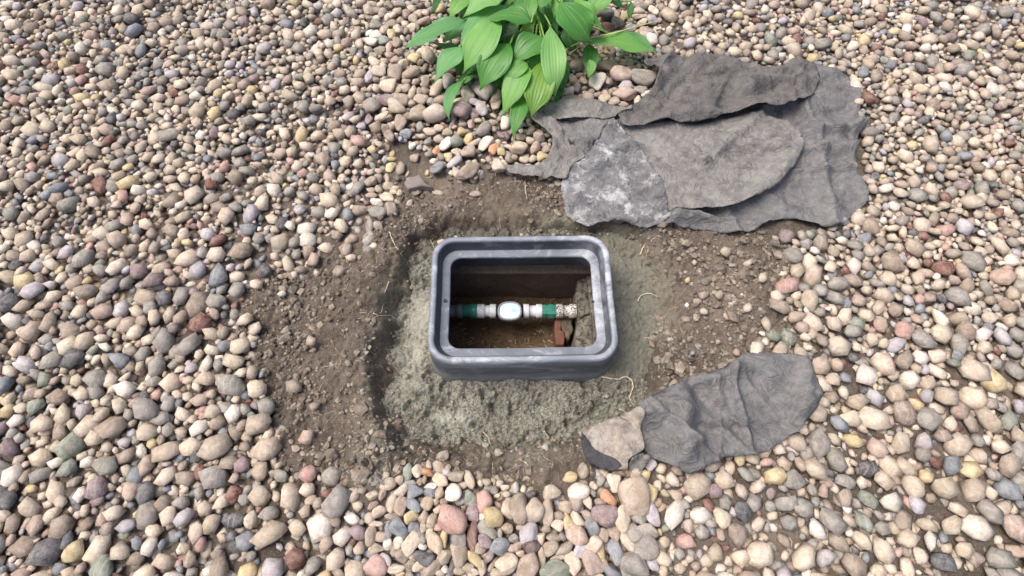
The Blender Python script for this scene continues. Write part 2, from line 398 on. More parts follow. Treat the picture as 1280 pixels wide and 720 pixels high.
# outer shell, rim and inner wall; last value: dust and painted sky sheen
ring_mesh("shell", [(h+.013, dp+.013, .062, -.075, .3), (h+.009, dp+.009, .061, -.030, .35), (h+.0085, dp+.0085, .061, -.028, .6), (h+.0045, dp+.0045, .060, .012, .15), (h+.0015, dp+.0015, .058, .045, .2),
                    (h+.001, dp+.001, .058, .052, .7), (h+.0025, dp+.0025, .058, .056, .6), (h+.002, dp+.002, .058, .080, .5), (h-.0005, dp-.0005, .057, .0878, .9), (h-.004, dp-.004, .055, .0905, 1),
                    (h-t+.004, dp-t+.004, .046, .0900, 1), (h-t+.001, dp-t+.001, .044, .0875, .7), (h-t, dp-t, .043, .082, .0), (h-t-sl+.001, dp-t-sl+.001, .042, zL+.002, .0), (h-t-sl, dp-t-sl, .040, zL, .5)], M['box'], box)
h2 = h-t-sl; d2 = dp-t-sl
ring_mesh("lid_ledge", [(h2+.0002, d2+.0002, .039, zL-.0005, .6), (h2-lw+.003, d2-lw+.003, .030, zL-.001, .75), (h2-lw+.0005, d2-lw+.0005, .029, zL-.003, .9), (h2-lw, d2-lw, .028, zL-.012, .1),
                        (h2-lw+.010, d2-lw+.010, .034, zL-.014, 0), (h-t-.008, d2-.000, .045, .02, 0), (h-t-.002, dp-t-.002, .05, -.052, .1), (h-t+.002, dp-t+.002, .05, -.075, .1)], M['box'], box)
# bolt holes in the ledge: dark sockets with their own depth
for (u, v) in ((557, 376), (741, 377)):
    p = un(u, v, zL); lx, ly = to_box(p.x, p.y)
    bm = bmesh.new(); N = 14; rr = .0042 if u < 600 else .0028
    a = [bm.verts.new((lx+rr*1.35*math.cos(2*math.pi*k/N), ly+rr*1.35*math.sin(2*math.pi*k/N), zL+.0006)) for k in range(N)]
    b = [bm.verts.new((lx+rr*math.cos(2*math.pi*k/N), ly+rr*math.sin(2*math.pi*k/N), zL+.0008)) for k in range(N)]
    c = [bm.verts.new((lx+rr*.9*math.cos(2*math.pi*k/N), ly+rr*.9*math.sin(2*math.pi*k/N), zL+.0003)) for k in range(N)]
    for k in range(N):
        k2 = (k+1) % N; bm.faces.new((a[k], a[k2], b[k2], b[k])); bm.faces.new((b[k], b[k2], c[k2], c[k]))
    bm.faces.new(c); bm_obj("bolt_hole", bm, M['black_part'], box)

# ================================================================== pit
def soil_patch(name, origin, du, dv, nu, nv, disp, mat, amp, fr, kind='structure', hole=None):
    """grid from origin along du, dv displaced along its normal"""
    o = Vector(origin); du = Vector(du); dv = Vector(dv); nrm = du.cross(dv).normalized()
    U, V = np.meshgrid(np.linspace(0, 1, nu), np.linspace(0, 1, nv))
    P = np.array(o)[None, None]+U[..., None]*np.array(du)+V[..., None]*np.array(dv)
    hgt = amp*fbm(P[..., 0]+P[..., 2]*.7, P[..., 1]+P[..., 2]*.5, fr, 4, disp)+amp*.5*fbm(P[..., 0]+P[..., 2], P[..., 1]-P[..., 2], fr*5, 3, disp+3)
    P = P+hgt[..., None]*np.array(nrm)
    fs = [(j*nu+i, j*nu+i+1, (j+1)*nu+i+1, (j+1)*nu+i) for j in range(nv-1) for i in range(nu-1)]
    me = mesh_from(name, P.reshape(-1, 3), fs)
    set_attr(me, "dry", np.zeros(nu*nv)); set_attr(me, "mortar", np.zeros(nu*nv))
    return link(name, me, mat)
def pitsoil_mat(name, c1, c2, c3, bumpd=.004):
    m = NT(name, .95, .08); v = m.coord("Object"); a = m.noise(18, 5, .6, v, .6); b = m.noise(130, 5, .7, v); f = m.noise(380, 3, .7, v)
    c = m.mix(m.ramp(a, [(.3, 0), (.7, 1)]), c1, c2); c = m.mix(m.math('MULTIPLY', m.ramp(b, [(.5, 0), (.64, 1)]), .7), c, c3)
    c = m.mix(m.math('MULTIPLY', m.ramp(f, [(.6, 0), (.7, 1)]), .4), c, s2l((160, 134, 100)))
    m.base(c); p = m.bump(f, .7, .002); m.bump(b, .8, bumpd, p); return m.m
M['pit_floor'] = pitsoil_mat("pit_dirt", s2l((80, 65, 51)), s2l((112, 94, 73)), s2l((44, 34, 27)))
M['pit_wall'] = pitsoil_mat("pit_clay", s2l((94, 83, 73)), s2l((112, 100, 88)), s2l((70, 60, 52)), .0015)
x0, x1 = -.235, .262; yb = .112; yf = -.172; zf = -.238
tag(soil_patch("pit_floor", (x0-.03, yf-.03, zf), (x1-x0+.06, 0, 0), (0, yb-yf+.06, 0), 120, 80, 1., M['pit_floor'], .012, 9), kind='structure')
tag(soil_patch("pit_wall_back", (x0-.03, yb, zf-.02), (x1-x0+.06, 0, 0), (0, .008, .187), 110, 40, 2., M['pit_wall'], .003, 7), kind='structure')
tag(soil_patch("pit_wall_back_top", (BX-.198, yb-.002, -.056), (.396, 0, 0), (0, .045, .018), 110, 16, 6., M['pit_wall'], .004, 18), kind='structure')
tag(soil_patch("pit_wall_left", (x0+.004, yf-.04, zf-.02), (0, yb-yf+.09, 0), (-.01, 0, .175), 60, 40, 3., M['pit_wall'], .010, 9), kind='structure')
tag(soil_patch("pit_wall_right", (x1-.004, yb+.05, zf-.02), (0, -(yb-yf+.09), 0), (0, 0, .17), 60, 40, 4., M['pit_wall'], .008, 9), kind='structure')
tag(soil_patch("pit_wall_front", (x1+.03, yf, zf-.02), (-(x1-x0+.06), 0, 0), (0, 0, .17), 90, 40, 5., M['pit_wall'], .010, 9), kind='structure')

# broken concrete and brick in the pit
def chunk(name, top, zt, zb, mat, label, cat, group=None, amp=.006, bev=.003, seed=1.):
    """a broken block: outline traced on its top face, cut down to zb, edges chipped"""
    pts = [un(u, v, zt) for u, v in top]; n = len(pts); bm = bmesh.new()
    dense = []
    for i in range(n):
        a, b = pts[i], pts[(i+1) % n]; k = max(2, int((b-a).length/.006))
        for j in range(k): dense.append(a.lerp(b, j/k))
    c = sum(dense, Vector())/len(dense)
    rings = []
    for (sc_, z) in ((.15, zt+.001), (.55, zt), (.93, zt), (1.0, zt-bev), (1.02, (zt+zb)/2), (1.03, zb)):
        rg = []
        for p in dense:
            q = c+(p-c)*sc_; ph = Vector((q.x, q.y, z))
            k = amp*float(fbm(np.array([ph.x]), np.array([ph.y]), 110, 3, seed+z*40)[0])
            dirv = (p-c).normalized() if sc_ > .9 else Vector((0, 0, 1))
            rg.append(bm.verts.new(ph+dirv*k+Vector((0, 0, k*.6))))
        rings.append(rg)
    N = len(dense)
    for a, b in zip(rings, rings[1:]):
        for i in range(N): bm.faces.new((a[i], a[(i+1) % N], b[(i+1) % N], b[i]))
    bm.faces.new(rings[0]); o = bm_obj(name, bm, mat)
    return tag(o, label, cat, group)
chunk("concrete_slab", [(722, 352), (730, 347), (735, 352), (736, 376), (738, 390), (725, 396), (722, 380), (720, 366)], -.10, zf-.01, M['slab'], "rough gray concrete piece behind the pipe end, upper half of the cracked slab", "concrete", "broken concrete inside the box")
chunk("concrete_slab", [(722, 401), (738, 393), (740, 410), (742, 446), (722, 446), (719, 420)], -.105, zf-.01, M['slab'], "rough gray concrete piece below the crack, right of the brick", "concrete", "broken concrete inside the box", seed=4.)
chunk("concrete_slab", [(733, 343), (748, 340), (756, 400), (756, 446), (745, 446), (740, 400)], -.085, zf-.01, M['slab'], "smooth gray mortar strip against the right wall of the box", "concrete", "broken concrete inside the box", amp=.0025, seed=7.)
chunk("brick_fragment", [(694, 396), (701, 396), (701, 412), (706, 416), (705, 431), (695, 430), (693, 414)], -.165, zf-.01, M['brick'], "small red brick fragment beneath the green pipe fitting", "brick", amp=.003, seed=2.)
chunk("clay_lump", [(700, 398), (715, 397), (716, 414), (711, 424), (706, 420), (702, 411)], -.17, zf-.01, M['pit_wall'], "brown clay lump between the brick fragment and concrete slab", "clay", amp=.006, seed=3.)

# ================================================================== water meter and its pipe
PY, PZ = .030, -.145
asm = empty("flow_meter", (0, PY, PZ)); tag(asm, "white flow meter in a line of white, green and gray pipe fittings inside the box", "water meter")
mp_x = lambda u: un(u, 388, PZ).x
def lathe_x(name, prof, mat, N=28, flats=None, parent=asm):
    bm = bmesh.new(); rings = []
    for (u, r) in prof:
        x = mp_x(u); ring = []
        for k in range(N):
            a = 2*math.pi*k/N
            rr = r if not flats else r*math.cos(math.pi/flats)/math.cos((a % (2*math.pi/flats))-math.pi/flats)
            ring.append(bm.verts.new((x, rr*math.cos(a), rr*math.sin(a))))
        rings.append(ring)
    for a, b in zip(rings, rings[1:]):
        for i in range(N): bm.faces.new((a[i], a[(i+1) % N], b[(i+1) % N], b[i]))
    bm.faces.new(rings[0]); bm.faces.new(rings[-1][::-1])
    o = bm_obj(name, bm, mat, parent)
    o.data.polygons.foreach_set("use_smooth", [not flats]*len(o.data.polygons))
    return o
rf = .0212
def coupling(u0, u1, u2, u3, mat, name="coupling", both=True):
    r2 = rf*.80
    lathe_x(name, [(u0, rf*.86), (u0, rf*.97), (u0+.5, rf), (u1-.5, rf), (u1, rf*.97), (u1+.3, r2), (u2-.3, r2), (u2, rf*.97), (u2+.5, rf), (u3-.5, rf), (u3, rf*.97), (u3, rf*.86)], mat)
lathe_x("pipe", [(545, rf*.82), (571, rf*.82)], M['gray_pvc'])
lathe_x("pipe_collar", [(570.5, rf*.9), (571, rf), (578, rf), (578.5, rf*.9)], M['gray_pvc'])
lathe_x("green_fitting", [(578, rf*.86), (579, rf*.93), (588, rf*.93), (588.4, rf*.99), (596.5, rf*.99), (597, rf*.9)], M['green_pvc'])
coupling(596.8, 605.5, 612.2, 620, M['white_pvc'])
# black print marks on the left coupling
bm = bmesh.new()
for (u, a, r) in ((600.5, 62, .0022), (602.8, 84, .0015), (599.4, 105, .0014), (603.5, 48, .0016), (604.2, 100, .0012), (601.3, 92, .001)):
    A = R(a); n = Vector((0, -math.cos(A)*-1 if False else math.cos(A), math.sin(A))); c = Vector((mp_x(u), 0, 0))+n*(rf+.0004)
    tx = Vector((1, 0, 0)); ty = n.cross(tx)
    vs = [bm.verts.new(c+tx*r*math.cos(k*.785+a)*(1+.3*math.sin(k*2.1))+ty*r*math.sin(k*.785+a)) for k in range(8)]
    bm.faces.new(vs)
bm_obj("printed_marks", bm, M['black_part'], asm, False)
lathe_x("union_nut", [(619.5, rf*.8), (620.2, rf*.95), (625, rf*.95)], M['black_part'], 24, 8)
lathe_x("union_nut", [(650, rf*.95), (653.6, rf*.95), (654.3, rf*.8)], M['black_part'], 24, 8)
coupling(654.2, 661.2, 670.2, 677.5, M['white_pvc'])
lathe_x("green_fitting", [(677.3, rf*.9), (678, rf*.97), (682, rf*.97), (682.4, rf*.9), (684.5, rf*.9), (685, rf*1.02), (692, rf*1.02), (692.5, rf*.93), (695.5, rf*.93)], M['green_pvc'], 24, 8)
coupling(695, 703, 711.5, 720, M['muddy_white'])
lathe_x("pipe", [(719.5, rf*.8), (735, rf*.8)], M['muddy_white'])
def stadium(hw, hh, N=40, e=2.6):
    return [(hw*math.copysign(abs(math.cos(a))**(2/e), math.cos(a)), hh*math.copysign(abs(math.sin(a))**(2/e), math.sin(a))) for a in [2*math.pi*k/N for k in range(N)]]
mc = un(637.2, 388, PZ+.035); mx, my = mc.x, mc.y-PY
def ovals(name, prof, mat, cap=True):
    bm = bmesh.new(); rings = []
    for (hw, hh, z) in prof: rings.append([bm.verts.new((mx+x, my+y, z)) for x, y in stadium(hw, hh)])
    for a, b in zip(rings, rings[1:]):
        for i in range(40): bm.faces.new((a[i], a[(i+1) % 40], b[(i+1) % 40], b[i]))
    if cap: bm.faces.new(rings[-1])
    return bm_obj(name, bm, mat, asm)
W_, H_ = .0350, .0292
ovals("meter_body", [(.020, .020, -.03), (.027, .024, -.02), (.029, .0245, .012), (.028, .024, .018)], M['black_part'])
ovals("dial_ring", [(W_*.93, H_*.93, .012), (W_, H_, .016), (W_*1.0, H_*1.0, .030), (W_*.97, H_*.97, .034), (W_*.86, H_*.84, .0345), (W_*.84, H_*.82, .0325)], M['ring'], False)
dial = ovals("dial_face", [(W_*.845, H_*.825, .0318), (W_*.6, H_*.6, .0330), (W_*.2, H_*.2, .0335)], M['dial'])
def plate(name, x0, y0, x1, y1, z, mat, parent):
    bm = bmesh.new(); b = .0012; P = [(x0+b, y0), (x1-b, y0), (x1, y0+b), (x1, y1-b), (x1-b, y1), (x0+b, y1), (x0, y1-b), (x0, y0+b)]
    a = [bm.verts.new((mx+x, my+y, z)) for x, y in P]; c = [bm.verts.new((mx+x, my+y, z+.0005)) for x, y in P]
    for i in range(8): bm.faces.new((a[i], a[(i+1) % 8], c[(i+1) % 8], c[i]))
    bm.faces.new(c); return bm_obj(name, bm, mat, parent, False)
lc = plate("display", .0065, -.0035, .0175, .0055, .0334, M['lcd'], dial)
plate("display", -.014, -.001, .003, .004, .0334, simple("pale_print", (.62, .74, .82)), dial)

# ================================================================== stones
COLS = dict(t=(198, 180, 158), n=(166, 148, 131), p=(226, 207, 184), w=(240, 229, 215), g=(158, 153, 146), d=(84, 88, 96), b=(134, 143, 155), r=(204, 158, 148), R=(128, 74, 62),
            m=(150, 126, 132), M=(104, 80, 78), o=(212, 148, 100), y=(222, 199, 146), e=(142, 152, 136), l=(196, 189, 196), k=(192, 166, 150))
CNAME = dict(t="tan", n="brown", p="cream", w="white", g="gray", d="dark slate", b="blue-gray", r="pink", R="dark red", m="mauve", M="dark plum", o="orange", y="yellow", e="gray-green", l="pale lilac", k="pinkish tan")
# each crop of the photograph: origin, scale, stones "x y length width angle colour [landmark]"
CROPS = [
 (458, 608, 6.43, """40 70 90 70 0 t;115 60 90 60 80 k;275 35 110 80 20 p;395 40 120 110 0 b roundest blue-gray stone;505 45 95 85 0 b;585 45 100 65 80 t;695 45 130 120 0 w big cream-white stone;195 130 140 80 75 t;270 160 130 90 85 k;370 145 150 90 -55 b long blue-gray oval;475 135 110 100 0 t;555 125 60 50 0 t;620 125 60 60 0 n;575 185 75 55 45 p;95 205 100 90 0 p;20 255 80 80 0 t;215 245 140 60 0 n;355 250 110 100 0 y pale yellow lump;455 240 100 75 70 k;525 280 115 80 60 t;690 270 235 200 -60 r big round pink cobble;845 215 140 110 -80 m;835 110 150 100 -60 e green-gray wedge;945 120 150 120 -70 r rosy blunt stone;925 235 80 60 80 w;1015 250 165 140 -30 y cream six-sided stone;980 350 170 100 -30 g;1140 170 160 110 90 t;1130 60 60 50 0 t;75 300 120 40 5 p;30 400 150 90 80 n;170 360 120 55 90 b;265 340 160 120 -30 b wide blue-gray stone;375 335 90 80 0 b;105 405 100 75 0 t;455 335 80 55 90 t;500 380 90 55 70 p;570 325 80 60 0 r;620 420 130 80 -70 y yellow oval;550 455 180 110 -70 t;750 415 130 110 80 g;860 400 210 100 -75 R dark red stone;950 450 130 100 -40 m;1075 490 150 130 20 b;440 410 110 70 -50 g;250 450 100 85 80 w squarish white stone;355 465 170 110 60 p;170 470 80 80 0 w;445 485 70 60 0 w;45 500 75 70 0 y;85 505 110 80 0 t;465 575 150 130 20 d dark slate-blue stone;275 560 120 100 0 n;150 590 110 70 -60 l;80 645 170 145 -30 r salmon-pink corner stone;205 530 80 45 80 t;370 560 80 70 0 t;620 570 130 100 50 t;745 540 180 130 -60 n;900 500 120 80 0 t;985 560 120 75 80 m;870 590 160 80 -50 y;1130 625 170 150 0 p;520 660 170 110 55 n olive-brown cobble;420 640 100 80 0 p;340 640 90 90 0 n;235 665 130 70 10 p;260 710 80 40 0 y;685 655 110 60 80 d;625 670 60 60 0 w;810 665 100 80 0 t;930 660 110 70 80 t;1020 625 130 35 50 n;860 695 90 60 0 p;745 680 90 60 0 n;1060 700 120 60 0 t;590 705 70 60 0 t;20 545 70 60 0 b;15 690 70 60 0 M;780 320 80 50 0 g;1070 380 80 40 90 g;1130 340 90 80 0 t;1160 420 70 50 0 r;1160 500 70 60 0 p;45 150 90 50 30 n"""),
 (638, 608, 6.43, """60 170 220 150 75 n oblong brown cobble;195 190 185 145 70 t;300 215 195 95 78 t;338 48 135 105 0 t;550 35 160 120 0 w pinkish white stone;620 120 120 70 -60 p;530 135 110 100 90 n;445 165 100 90 0 t;665 50 60 60 0 g;730 125 90 60 0 n;800 95 145 85 -35 o orange pebble;985 70 275 235 85 t largest tan cobble;1140 50 130 90 90 y;1130 200 230 100 -65 l pale lilac stone;900 250 195 135 80 p;755 220 190 160 -20 m broad mauve stone;1040 250 120 110 0 g;400 235 80 60 0 n;385 315 100 85 0 p;465 290 140 80 -70 y;540 260 140 80 -60 p;625 235 90 80 0 n;665 325 150 125 80 b blue speckled stone;150 380 170 135 60 l milky lilac stone;235 420 90 85 0 p;170 490 135 130 0 M dark plum stone;80 540 70 50 0 p;50 490 90 80 0 k;535 390 165 150 0 k speckled pinkish stone;675 465 125 120 0 p;835 360 145 95 -60 k;755 385 110 85 -50 k;945 440 165 85 -70 p;980 360 160 120 -45 g;1110 360 160 110 -20 g;1090 480 195 165 -20 g olive-gray cobble;850 520 190 135 80 b;740 540 145 78 75 y;570 525 120 105 0 l;440 495 160 90 50 n;310 500 145 115 0 n;420 405 60 60 0 g;385 580 110 60 0 t;255 595 175 60 88 t;505 610 175 115 -70 p;365 675 240 150 0 e wide gray-green cobble;140 650 200 170 90 k coarse pink-gray cobble;20 620 180 60 90 t;655 615 195 135 -55 k;1010 610 225 185 -20 g broad gray cobble;925 655 190 90 -65 g;820 690 130 105 0 b;1150 620 140 80 -60 l;710 712 100 40 0 p;600 700 150 60 0 M;750 620 80 80 0 n;80 330 70 50 0 k;350 420 110 70 0 n;290 340 80 60 0 n;1070 700 110 70 0 g;30 420 80 70 0 g"""),
 (458, 500, 6.43, """325 580 135 80 85 e pale green oblong stone;405 565 95 85 80 p;495 515 80 50 80 t;480 575 90 65 0 o;570 530 120 90 -60 t;605 445 100 70 20 n;590 640 125 95 -10 p;825 635 150 70 -65 t;720 610 130 80 0 n;510 690 100 50 0 w;350 670 110 50 5 g;425 655 60 50 80 n;460 640 60 40 90 n;40 650 115 95 30 g;120 645 80 60 90 g;185 665 110 90 30 t;255 645 70 70 0 t;150 590 60 60 0 t;120 695 150 30 -10 p"""),
 (638, 500, 6.43, """490 610 110 85 0 y;835 670 130 110 90 p;1085 605 110 85 60 y small yellow stone;1130 520 110 90 0 l;1020 540 200 90 70 t;880 590 100 50 0 n;600 560 120 90 90 n"""),
 (458, 0, 5.54, """20 60 100 80 90 k;70 60 80 50 0 n;105 75 70 55 90 k;145 100 80 40 60 p;180 90 80 40 80 p;270 85 75 60 70 n;310 45 60 45 0 p;320 115 70 60 80 n;360 80 60 55 0 t;385 135 105 65 20 k pink wedge;405 75 50 50 0 p;440 50 60 50 90 g;150 20 60 60 0 n;20 110 60 40 0 g;65 165 80 60 0 g;120 190 80 60 60 t;170 228 70 60 90 y small yellow-green stone;218 195 75 65 80 p;175 150 90 60 0 n;265 155 50 50 0 p;310 180 65 60 0 p;250 250 60 40 -60 w;20 215 60 60 0 w;65 230 80 70 0 w;30 275 90 55 -20 w long white stone;115 270 80 70 0 e;155 310 90 50 85 k;205 280 80 60 90 n;85 335 80 60 0 n;15 340 80 60 90 g;55 418 85 75 0 p;115 435 80 50 90 p;200 400 70 60 0 n;250 428 80 65 70 p;330 400 85 80 0 y round cream stone;375 340 60 45 0 w;345 300 65 60 0 g;430 385 125 90 90 t tall tan stone;370 410 60 45 90 t;390 465 60 60 0 n;340 470 75 45 -50 w;310 500 110 80 0 n;195 495 130 90 85 n brown oval cobble;80 485 100 70 0 t;15 510 110 60 90 l;70 535 60 50 0 n;150 588 105 95 0 p pale round cobble;68 600 60 50 0 p;20 590 60 50 90 t;268 595 80 52 40 p;310 630 100 60 70 t;225 600 80 60 90 t;405 540 80 60 90 n;400 575 60 50 0 n;345 555 60 50 0 n;410 620 60 60 0 n;360 625 60 50 90 n;485 600 160 75 70 t long tan stone;565 550 130 78 -75 g upright gray-mauve stone;610 470 90 70 0 M;715 560 90 70 90 d;700 645 115 95 80 p;815 620 190 130 -60 g pale gray cobble;630 620 90 70 90 n;895 660 130 80 80 k;520 680 100 70 0 k;125 680 110 80 0 m;195 650 70 60 0 n;235 690 100 80 0 n;375 690 100 80 0 t;310 695 70 60 90 t;445 690 60 60 0 g;650 690 100 60 0 p;740 690 70 60 0 l;790 705 80 50 0 p;310 350 50 40 0 t;510 50 70 60 0 y;290 15 70 40 0 g;230 15 80 50 0 g;370 20 60 50 0 M;420 20 60 50 0 g;120 410 60 50 0 t;110 540 60 50 0 n;40 20 60 50 0 t;95 10 60 40 20 p;215 65 60 50 30 t;235 120 60 50 0 k;60 110 60 45 0 p;270 200 50 40 60 n;225 345 60 45 20 n;160 370 60 40 0 k;285 370 50 45 90 n;45 370 60 50 0 t;165 430 40 60 0 n;255 510 60 50 60 t;275 555 60 45 0 n;345 240 60 45 0 t;340 180 50 45 0 n"""),
 (638, 0, 5.54, """665 100 100 90 90 d;730 100 80 60 90 k;745 165 95 90 0 M dark plum round stone;670 190 80 80 0 R;790 100 90 50 80 y;885 60 90 50 0 t;905 95 110 45 15 t;910 140 80 60 15 p;835 175 75 50 0 w;905 20 90 60 0 g;990 60 110 60 90 p;985 125 80 70 0 l;930 225 90 70 -70 t;980 265 80 80 0 w;970 205 60 50 0 n;465 440 110 95 60 n;425 450 110 35 -60 d thin dark sliver;670 450 190 80 0 n dark brown slab stone;810 420 90 60 0 k;850 465 90 50 0 n;765 520 145 125 0 k big peach cobble;805 582 105 75 0 l;915 540 170 110 -20 g coarse gray chunk;600 555 135 100 60 w bright white stone;675 550 75 65 90 k;510 550 70 60 90 k;395 620 85 80 0 p;455 605 60 60 0 m;430 675 150 55 5 n;790 650 150 90 -10 k;600 640 70 40 0 n;660 620 50 50 0 r;655 665 80 60 0 t;540 680 80 80 0 k;625 700 80 40 0 t;720 690 80 60 0 t;440 545 60 60 0 n;905 620 90 60 0 g;950 640 80 55 30 w;885 680 70 50 60 p;700 620 50 45 90 n;780 705 80 40 0 t;480 500 50 40 0 n;560 620 50 40 0 n;850 10 70 50 20 p;960 10 70 50 0 t"""),
 (458, 125, 5.54, """35 40 110 100 0 g;210 50 150 115 -20 t broad flat tan stone;205 30 65 55 0 n;105 100 100 60 50 p;15 120 80 50 90 m;55 175 90 80 90 n;120 185 65 60 0 n;155 240 100 70 90 n;165 170 50 50 0 t;235 155 115 85 -85 n;280 95 70 60 0 n;365 90 130 120 0 n large brown cobble;375 15 80 50 0 t;480 95 150 130 0 p large pale cobble;460 15 80 40 0 p;650 85 145 135 0 m mauve angular block;750 100 80 60 90 m;795 50 120 75 -65 l;900 20 90 70 90 t;270 222 80 65 0 b pale blue chip;370 175 75 60 80 g;430 205 95 50 -15 p;500 185 65 60 0 p;545 165 40 40 0 R;560 210 70 60 0 t;610 175 40 40 0 r;665 150 60 40 0 g;725 155 80 50 85 k;665 207 65 62 0 y;775 130 60 40 0 t;812 195 115 95 85 g round mid-gray stone;880 190 55 50 0 n;930 230 80 35 -50 m;960 150 100 70 80 w;500 248 70 60 0 t;375 235 70 45 0 t;425 270 75 50 80 g;550 300 105 80 30 w;620 275 92 88 0 e square dark green stone;705 255 80 55 70 y;745 280 95 60 30 p;825 285 125 70 50 w long white oval;880 325 95 62 65 o bright orange pebble;935 343 60 55 0 y;710 350 105 85 -20 k;625 350 75 55 0 p;485 330 80 50 80 o;560 380 75 60 80 y;515 375 60 50 90 n;465 405 60 55 0 w;430 360 55 50 0 g;325 370 60 60 0 n;490 460 105 80 20 b slate-blue chip;610 410 130 60 45 l;620 490 100 50 -60 p;705 490 160 100 45 n large half-buried brown cobble;910 450 100 80 -70 p cream blocky stone;990 385 80 60 90 n;985 305 60 40 0 p;990 460 60 50 0 g;35 330 60 55 0 y;85 295 50 50 0 t;95 340 45 30 0 t;165 330 50 40 80 y;155 430 90 60 80 y;160 370 70 30 0 y;222 445 90 75 80 n;272 470 50 25 80 t;80 480 45 40 0 t;25 485 60 50 0 k;75 525 70 55 90 n;125 520 80 50 90 t;25 555 80 70 0 n;100 430 50 40 0 n;145 570 80 60 0 t;80 600 60 50 90 t;185 590 70 40 20 t;25 610 60 40 0 t;185 617 60 35 0 t;230 630 50 40 80 t;205 675 60 50 0 t;135 655 115 70 -20 p long cream stone;70 695 88 50 -10 w;30 650 80 40 0 k;165 710 50 30 0 t;290 690 50 40 90 t;490 605 80 35 0 t;750 615 80 50 0 n;410 460 40 30 90 y;870 145 80 55 0 n;960 230 60 60 0 m"""),
 (638, 125, 5.54, """55 320 115 95 0 p;75 245 65 50 0 t;140 270 60 50 0 p;175 320 90 70 90 k;100 400 70 50 0 p;155 390 60 50 90 t;230 385 85 75 0 y;40 450 80 40 0 p;250 330 60 60 0 n;200 250 80 80 0 n;140 200 80 60 90 n;190 435 40 30 0 t;125 440 60 30 0 t;20 380 60 50 0 n"""),
 (458, 250, 5.54, """20 260 110 90 90 g;48 325 55 45 0 p;15 345 60 60 0 g;80 75 110 90 0 g;165 55 90 90 0 n;75 165 70 70 0 n;15 170 110 60 90 g;130 700 0 0 0 t"""),
]
# shapes: pebbles as rounded convex bodies cut by random planes
bm = bmesh.new(); bmesh.ops.create_icosphere(bm, subdivisions=4, radius=1)
I4 = np.array([v.co[:] for v in bm.verts]); bm.free()
def ico(sub):
    bm = bmesh.new(); bmesh.ops.create_icosphere(bm, subdivisions=sub, radius=1)
    v = np.array([q.co[:] for q in bm.verts]); f = [tuple(x.index for x in p.verts) for p in bm.faces]; bm.free(); return v, f
def pebble(v, seed, n, sharp):
    r_ = np.random.default_rng(seed); N = r_.normal(size=(n, 3)); N /= np.linalg.norm(N, axis=1)[:, None]
    D = r_.uniform(.55, 1.0, n)
    def rad(vv):
        dt = np.maximum(vv@N.T, 1e-3)/D[None]
        return 1/((dt**sharp).sum(1)+.82**sharp)**(1/sharp)
    r = rad(v); r0 = r.mean()
    r = r+r0*(.09*noise(v[:, 0]*1.7+seed, v[:, 1]*1.7, v[:, 2]*1.7)+.02*noise(v[:, 0]*5+seed, v[:, 1]*5, v[:, 2]*5))
    P = v*r[:, None]
    ext = (P.max(0)-P.min(0))/2; P = (P-(P.max(0)+P.min(0))/2)/ext
    return P
V3, F3 = ico(3)
NSH = 48; SH = []
for s in range(NSH):
    kind = s % 3
    P = pebble(V3, 100+s, (8, 8, 10)[kind], (15, 30, 10)[kind])
    SH.append(mesh_from("pebble", P, F3)); SH[-1].materials.append(M['stone'])
stones = []
for (ox, oy, k, txt) in CROPS:
    for it in txt.replace("\n", "").split(";"):
        f = it.split()
        x, y, L, S, a = map(float, f[:5])
        if L < 5: continue
        u = ox+x/k; v = oy+y/k
        stones.append(dict(u=u, v=v, L=L/k, S=S/k, a=a, c=f[5], lm=" ".join(f[6:])))
# drop near duplicates from overlapping crops
keep = []
for s in sorted(stones, key=lambda s: (s['lm'] == "", -s['L']*s['S'])):
    if any(math.hypot(s['u']-q['u'], s['v']-q['v']) < .33*(min(s['L'], s['S'])+min(q['L'], q['S']))*.75 for q in keep): continue
    keep.append(s)
stones = keep
def tint_of(c, r_):
    b = np.array(s2l(COLS[c])); b = b*r_.uniform(.88, 1.10)
    b = b*np.array([r_.uniform(.97, 1.03), 1, r_.uniform(.95, 1.04)])
    b = b*.90+b.mean()*.10
    return np.clip(b*.92, 0, .85)
placed = []    # x, y, r for the packing of the gravel
for i, s in enumerate(stones):
    z0 = .006; p = un(s['u'], s['v'], z0); m = scale_at(p)
    hx = s['L']*m/2*1.13; hy = s['S']*m/2*1.13
    if i % 1 == 0: pass
    hz = min(hx, hy)*random.uniform(.68, .85)
    s.update(p=p, hx=hx, hy=hy, hz=hz)
    buried = poly_sd([p.x], [p.y], SOIL)[0] < 0
    g = float(ground_h([p.x], [p.y])[0]) if buried else -.012
    s['z'] = (g+hz*.35 if buried else max(g+hz*.8, -.008+random.uniform(0, .006)))
    s['rand'] = np.random.default_rng(1000+i)
    e = max(hx, hy); n = 1 if e < 1.4*min(hx, hy) else 3
    A = R(s['a'] if hx >= hy else s['a']+90)
    for j in range(n):
        o = 0 if n == 1 else (j-1)*(e-min(hx, hy))
        placed.append((p.x+o*math.cos(A), p.y+o*math.sin(A), min(hx, hy) if n == 3 else (hx+hy)/2))
stones.sort(key=lambda s: -s['L']*s['S'])
IND = stones[:298]; REST = stones[298:]

